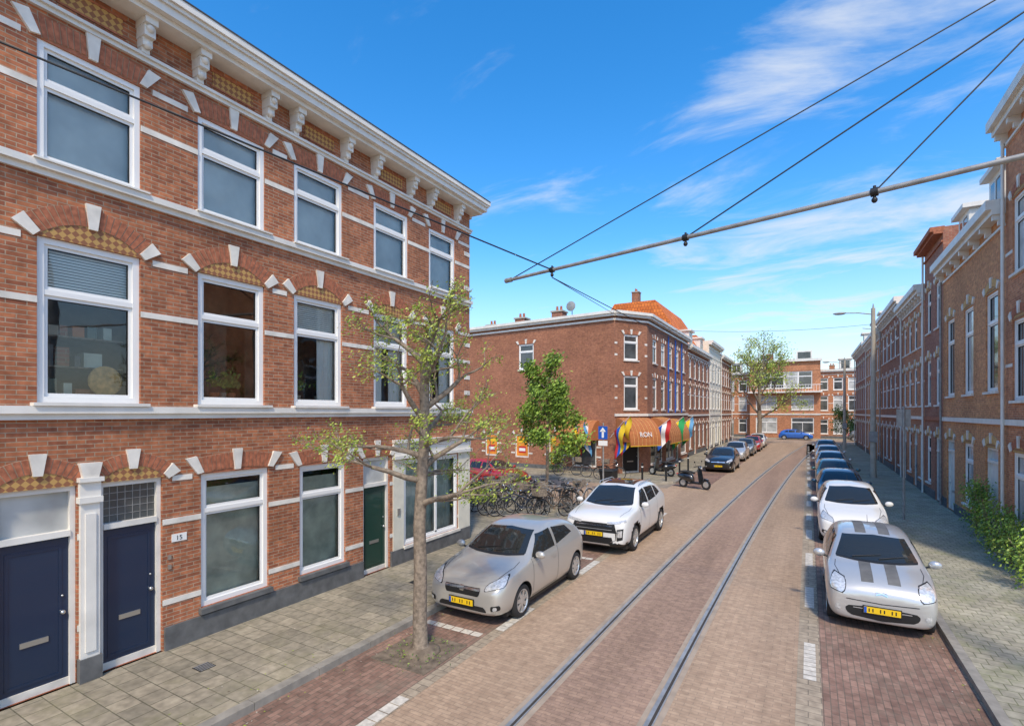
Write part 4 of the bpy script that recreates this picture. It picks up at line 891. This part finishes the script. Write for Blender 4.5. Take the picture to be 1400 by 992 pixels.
# ------------------------------------------------------------ street furniture
def post(name,loc,h,fn):
    e=empty(name,loc); mb=MB(); mb.tube((0,0,0),(0,0,h),.04,.035,'galv',10); fn(mb,h); mb.build('post_and_panel',e)
def oneway(mb,h):
    mb.box((-.22,-.06,h-.75),(.22,-.045,h-.15),'blue'); mb.box((-.22,-.045,h-.75),(.22,-.04,h-.15),'galv')
    mb.box((-.05,-.064,h-.68),(.05,-.0605,h-.38),'cloud'); mb.face([(-.15,-.064,h-.40),(.15,-.064,h-.40),(0,-.064,h-.2)],'cloud'); mb.box((-.22,-.06,h-1.05),(.22,-.045,h-.82),'cloud')
post('traffic_sign',(-8.2,22.6,0.0),3.3,oneway)
post('traffic_sign',(2.85,22.0,.1),3.9,lambda mb,h:(mb.box((-.2,.05,h-.7),(.2,.06,h-.1),'galv')))
def bin_():
    e=empty('wheelie_bin',(-8.3,23.6,0)); mb=MB()
    mb.hexa([(-.25,-.3,.08),(.25,-.3,.08),(.25,.3,.08),(-.25,.3,.08),(-.32,-.38,1.0),(.32,-.38,1.0),(.32,.38,1.0),(-.32,.38,1.0)],'black')
    mb.hexa([(-.34,-.41,1.0),(.34,-.41,1.0),(.34,.41,1.0),(-.34,.41,1.0),(-.30,-.34,1.1),(.30,-.34,1.1),(.30,.38,1.07),(-.30,.38,1.07)],'black')
    mb.tube((-.3,.42,.95),(.3,.42,.95),.02,.02,'black'); 
    for s in (-.26,.26): mb.tube((s-.03,.3,.1),(s+.03,.3,.1),.1,.1,'rubber',14)
    mb.build('bin_body',e)
bin_()
for i in range(7):
    mb=MB(); x,y=[(-6.5,18.6),(-6.6,27.9),(-7.6,26.9),(-9,26.9),(-6.55,31),(-6.55,33.5),(-6.5,40)][i]
    mb.tube((0,0,0),(0,0,.95),.055,.05,'black',10); mb.ell((0,0,.97),(.06,.06,.05),'black',10,6); mb.tube((0,0,.78),(0,0,.84),.06,.06,'cloud',10); mb.build('bollard',None,(x,y,.1))
def lamp(loc,h,arm=-1.4):
    e=empty('street_lamp',loc); mb=MB()
    mb.path([(0,0,0),(0,0,.8),(0,0,h)],[.17,.15,.10],'concrete',14); mb.tube((0,0,h),(0,0,h+.25),.05,.02,'galv')
    mb.path([(0,0,h-.35),(arm*.5,0,h-.2),(arm,0,h-.15)],[.03,.028,.025],'galv',8)
    mb.ell((arm*1.15,0,h-.15),(.34,.13,.07),'galv',14,8); mb.ell((arm*1.15,0,h-.19),(.26,.10,.05),'cloud',12,6)
    mb.tube((0,0,h-1.2),(-.5,0,h-1.1),.02,.02,'galv'); mb.box((-.2,-.2,2.0),(.2,-.16,2.6),'galv')
    mb.build('lamp_post',e)
lamp((3.2,35.5,.1),9.6); lamp((3.2,62,.1),9.0)
def rayp(px,py,z):
    c,s=.8656,.5008; xc=(px-700)/700*z; return Vector((xc*c-z*s, xc*s+z*c, 3.8+(563-py)/700*z))
A_=Vector((-5.55,9.4,6.6)); dirb=Vector((-1.43,.328,0)).normalized(); 
wm=MB(); 
B_=A_-dirb*((4.5+5.55)/abs(dirb.x))
wm.path([A_,A_.lerp(B_,.3),A_.lerp(B_,.6),B_],.034,'galv',10)
wm.tube(A_+dirb*.05,A_-dirb*.12,.05,.05,'galv',10)
wm.path([(B_.x,B_.y,0),(B_.x,B_.y,4),(B_.x,B_.y,9.2)],[.16,.13,.10],'galv',14)
at=[]
for px in (755,938,1195):
    best=min(range(400),key=lambda i:abs((lambda P:700+700*((P.x*.8656+P.y*.5008)/(-P.x*.5008+P.y*.8656)))(A_.lerp(B_,i/400))-px)); P=A_.lerp(B_,best/400); at.append(P)
    wm.tube(P-dirb*.04,P+dirb*.04,.055,.055,'black',10); wm.tube(P+Vector((0,0,-.1)),P+Vector((0,0,.08)),.018,.018,'black',8); wm.ell(P+Vector((0,0,-.1)),(.035,.035,.04),'black',8,6)
wm.build('tram_wire_boom')
ww=MB(); wr_=.011
def wire(a,b,r=wr_,sag=0):
    a=Vector(a);b=Vector(b); pts=[a.lerp(b,i/12)+Vector((0,0,-sag*4*(i/12)*(1-i/12))) for i in range(13)]; ww.path(pts,r,'black',5)
wire(at[0],(-8.6,.75,8.25),.014); wire(A_+Vector((.1,0,.02)),(rayp(1500,-80,7.5)),.012)
wire(at[1],rayp(1560,-90,6.0),.012); wire(at[2],rayp(1560,-110,5.5),.010)
c1=at[0]+Vector((0,0,-.15)); wire(c1,(-1.6,58,5.9),.010,.25); wire(c1,(-9.4,30.6,9.2),.009)
wire((-8.6,31.9,9.0),(3.2,35.5,8.8),.010,.3); wire((-8.6,55,8.0),(4.6,58,8.0),.012,.2)
ww.build('overhead_wires')
# ------------------------------------------------------------ world, sun
to_sun=Vector((.34,-.62,.86)).normalized()
el=math.asin(to_sun.z)
w=bpy.data.worlds.new('World'); scn.world=w; w.use_nodes=True; nt=w.node_tree; L=nt.links.new
bg=nt.nodes['Background']; sk=N(nt,'ShaderNodeTexSky'); sk.sky_type='NISHITA'; sk.sun_disc=False; sk.sun_elevation=el; sk.sun_rotation=math.atan2(to_sun.x,to_sun.y)
sk.air_density=1.0; sk.dust_density=1.0; sk.ozone_density=2.0
hs=N(nt,'ShaderNodeHueSaturation'); hs.inputs['Saturation'].default_value=1.42; hs.inputs['Value'].default_value=1.9; L(sk.outputs[0],hs.inputs['Color'])
tc=N(nt,'ShaderNodeTexCoord'); sx=N(nt,'ShaderNodeSeparateXYZ'); L(tc.outputs['Generated'],sx.inputs[0])
mz=N(nt,'ShaderNodeMath',operation='MAXIMUM'); L(sx.outputs[2],mz.inputs[0]); mz.inputs[1].default_value=.0
az=N(nt,'ShaderNodeMath',operation='ADD'); L(mz.outputs[0],az.inputs[0]); az.inputs[1].default_value=.12
dv=N(nt,'ShaderNodeVectorMath',operation='SCALE'); iv=N(nt,'ShaderNodeMath',operation='DIVIDE'); iv.inputs[0].default_value=1; L(az.outputs[0],iv.inputs[1]); L(tc.outputs['Generated'],dv.inputs[0]); L(iv.outputs[0],dv.inputs['Scale'])
mp=N(nt,'ShaderNodeMapping'); mp.inputs['Rotation'].default_value=(0,0,math.radians(-20)); mp.inputs['Scale'].default_value=(.7,1.3,0); mp.inputs['Location'].default_value=(3.4,1.1,0); L(dv.outputs[0],mp.inputs[0])
no=N(nt,'ShaderNodeTexNoise'); no.inputs['Scale'].default_value=2.0; no.inputs['Detail'].default_value=7; no.inputs['Roughness'].default_value=.62; no.inputs['Distortion'].default_value=.5; L(mp.outputs[0],no.inputs[0])
dt=N(nt,'ShaderNodeVectorMath',operation='DOT_PRODUCT'); L(tc.outputs['Generated'],dt.inputs[0]); dt.inputs[1].default_value=(.14,.95,.28)
ms=N(nt,'ShaderNodeMapRange'); ms.interpolation_type='SMOOTHSTEP'; L(dt.outputs['Value'],ms.inputs[0]); ms.inputs[1].default_value=.88; ms.inputs[2].default_value=.985; ms.inputs[3].default_value=-.03; ms.inputs[4].default_value=.15
ad=N(nt,'ShaderNodeMath',operation='ADD'); L(no.outputs[0],ad.inputs[0]); L(ms.outputs[0],ad.inputs[1])
cr=N(nt,'ShaderNodeMapRange'); cr.interpolation_type='SMOOTHSTEP'; L(ad.outputs[0],cr.inputs[0]); cr.inputs[1].default_value=.54; cr.inputs[2].default_value=.86; cr.inputs[3].default_value=0; cr.inputs[4].default_value=.8
# pale haze low on the horizon
hz=N(nt,'ShaderNodeMapRange'); hz.interpolation_type='SMOOTHSTEP'; L(sx.outputs[2],hz.inputs[0]); hz.inputs[1].default_value=.0; hz.inputs[2].default_value=.32; hz.inputs[3].default_value=.55; hz.inputs[4].default_value=0
mh=N(nt,'ShaderNodeMath',operation='MAXIMUM'); L(cr.outputs[0],mh.inputs[0]); L(hz.outputs[0],mh.inputs[1])
mx=N(nt,'ShaderNodeMix',data_type='RGBA'); L(mh.outputs[0],mx.inputs[0]); L(hs.outputs[0],mx.inputs[6]); mx.inputs[7].default_value=(5.7,5.95,6.3,1)
L(mx.outputs[2],bg.inputs[0]); bg.inputs[1].default_value=.15
sd=bpy.data.lights.new('sun','SUN'); sd.energy=3.3; sd.angle=math.radians(5); sd.color=(1,.89,.72); so=bpy.data.objects.new('sun',sd); COL.objects.link(so); so.rotation_euler=(-to_sun).to_track_quat('-Z','Y').to_euler()
scn.view_settings.view_transform='Standard'; scn.view_settings.look='None'; scn.view_settings.exposure=0
cd=bpy.data.cameras.new('camera'); cam=bpy.data.objects.new('camera',cd); COL.objects.link(cam); cam.location=(0,0,3.8); cam.rotation_euler=(math.pi/2,0,math.radians(30.05)); cd.lens=18; cd.sensor_width=36; cd.shift_y=.0479; cd.clip_start=.05; cd.clip_end=2000
scn.camera=cam
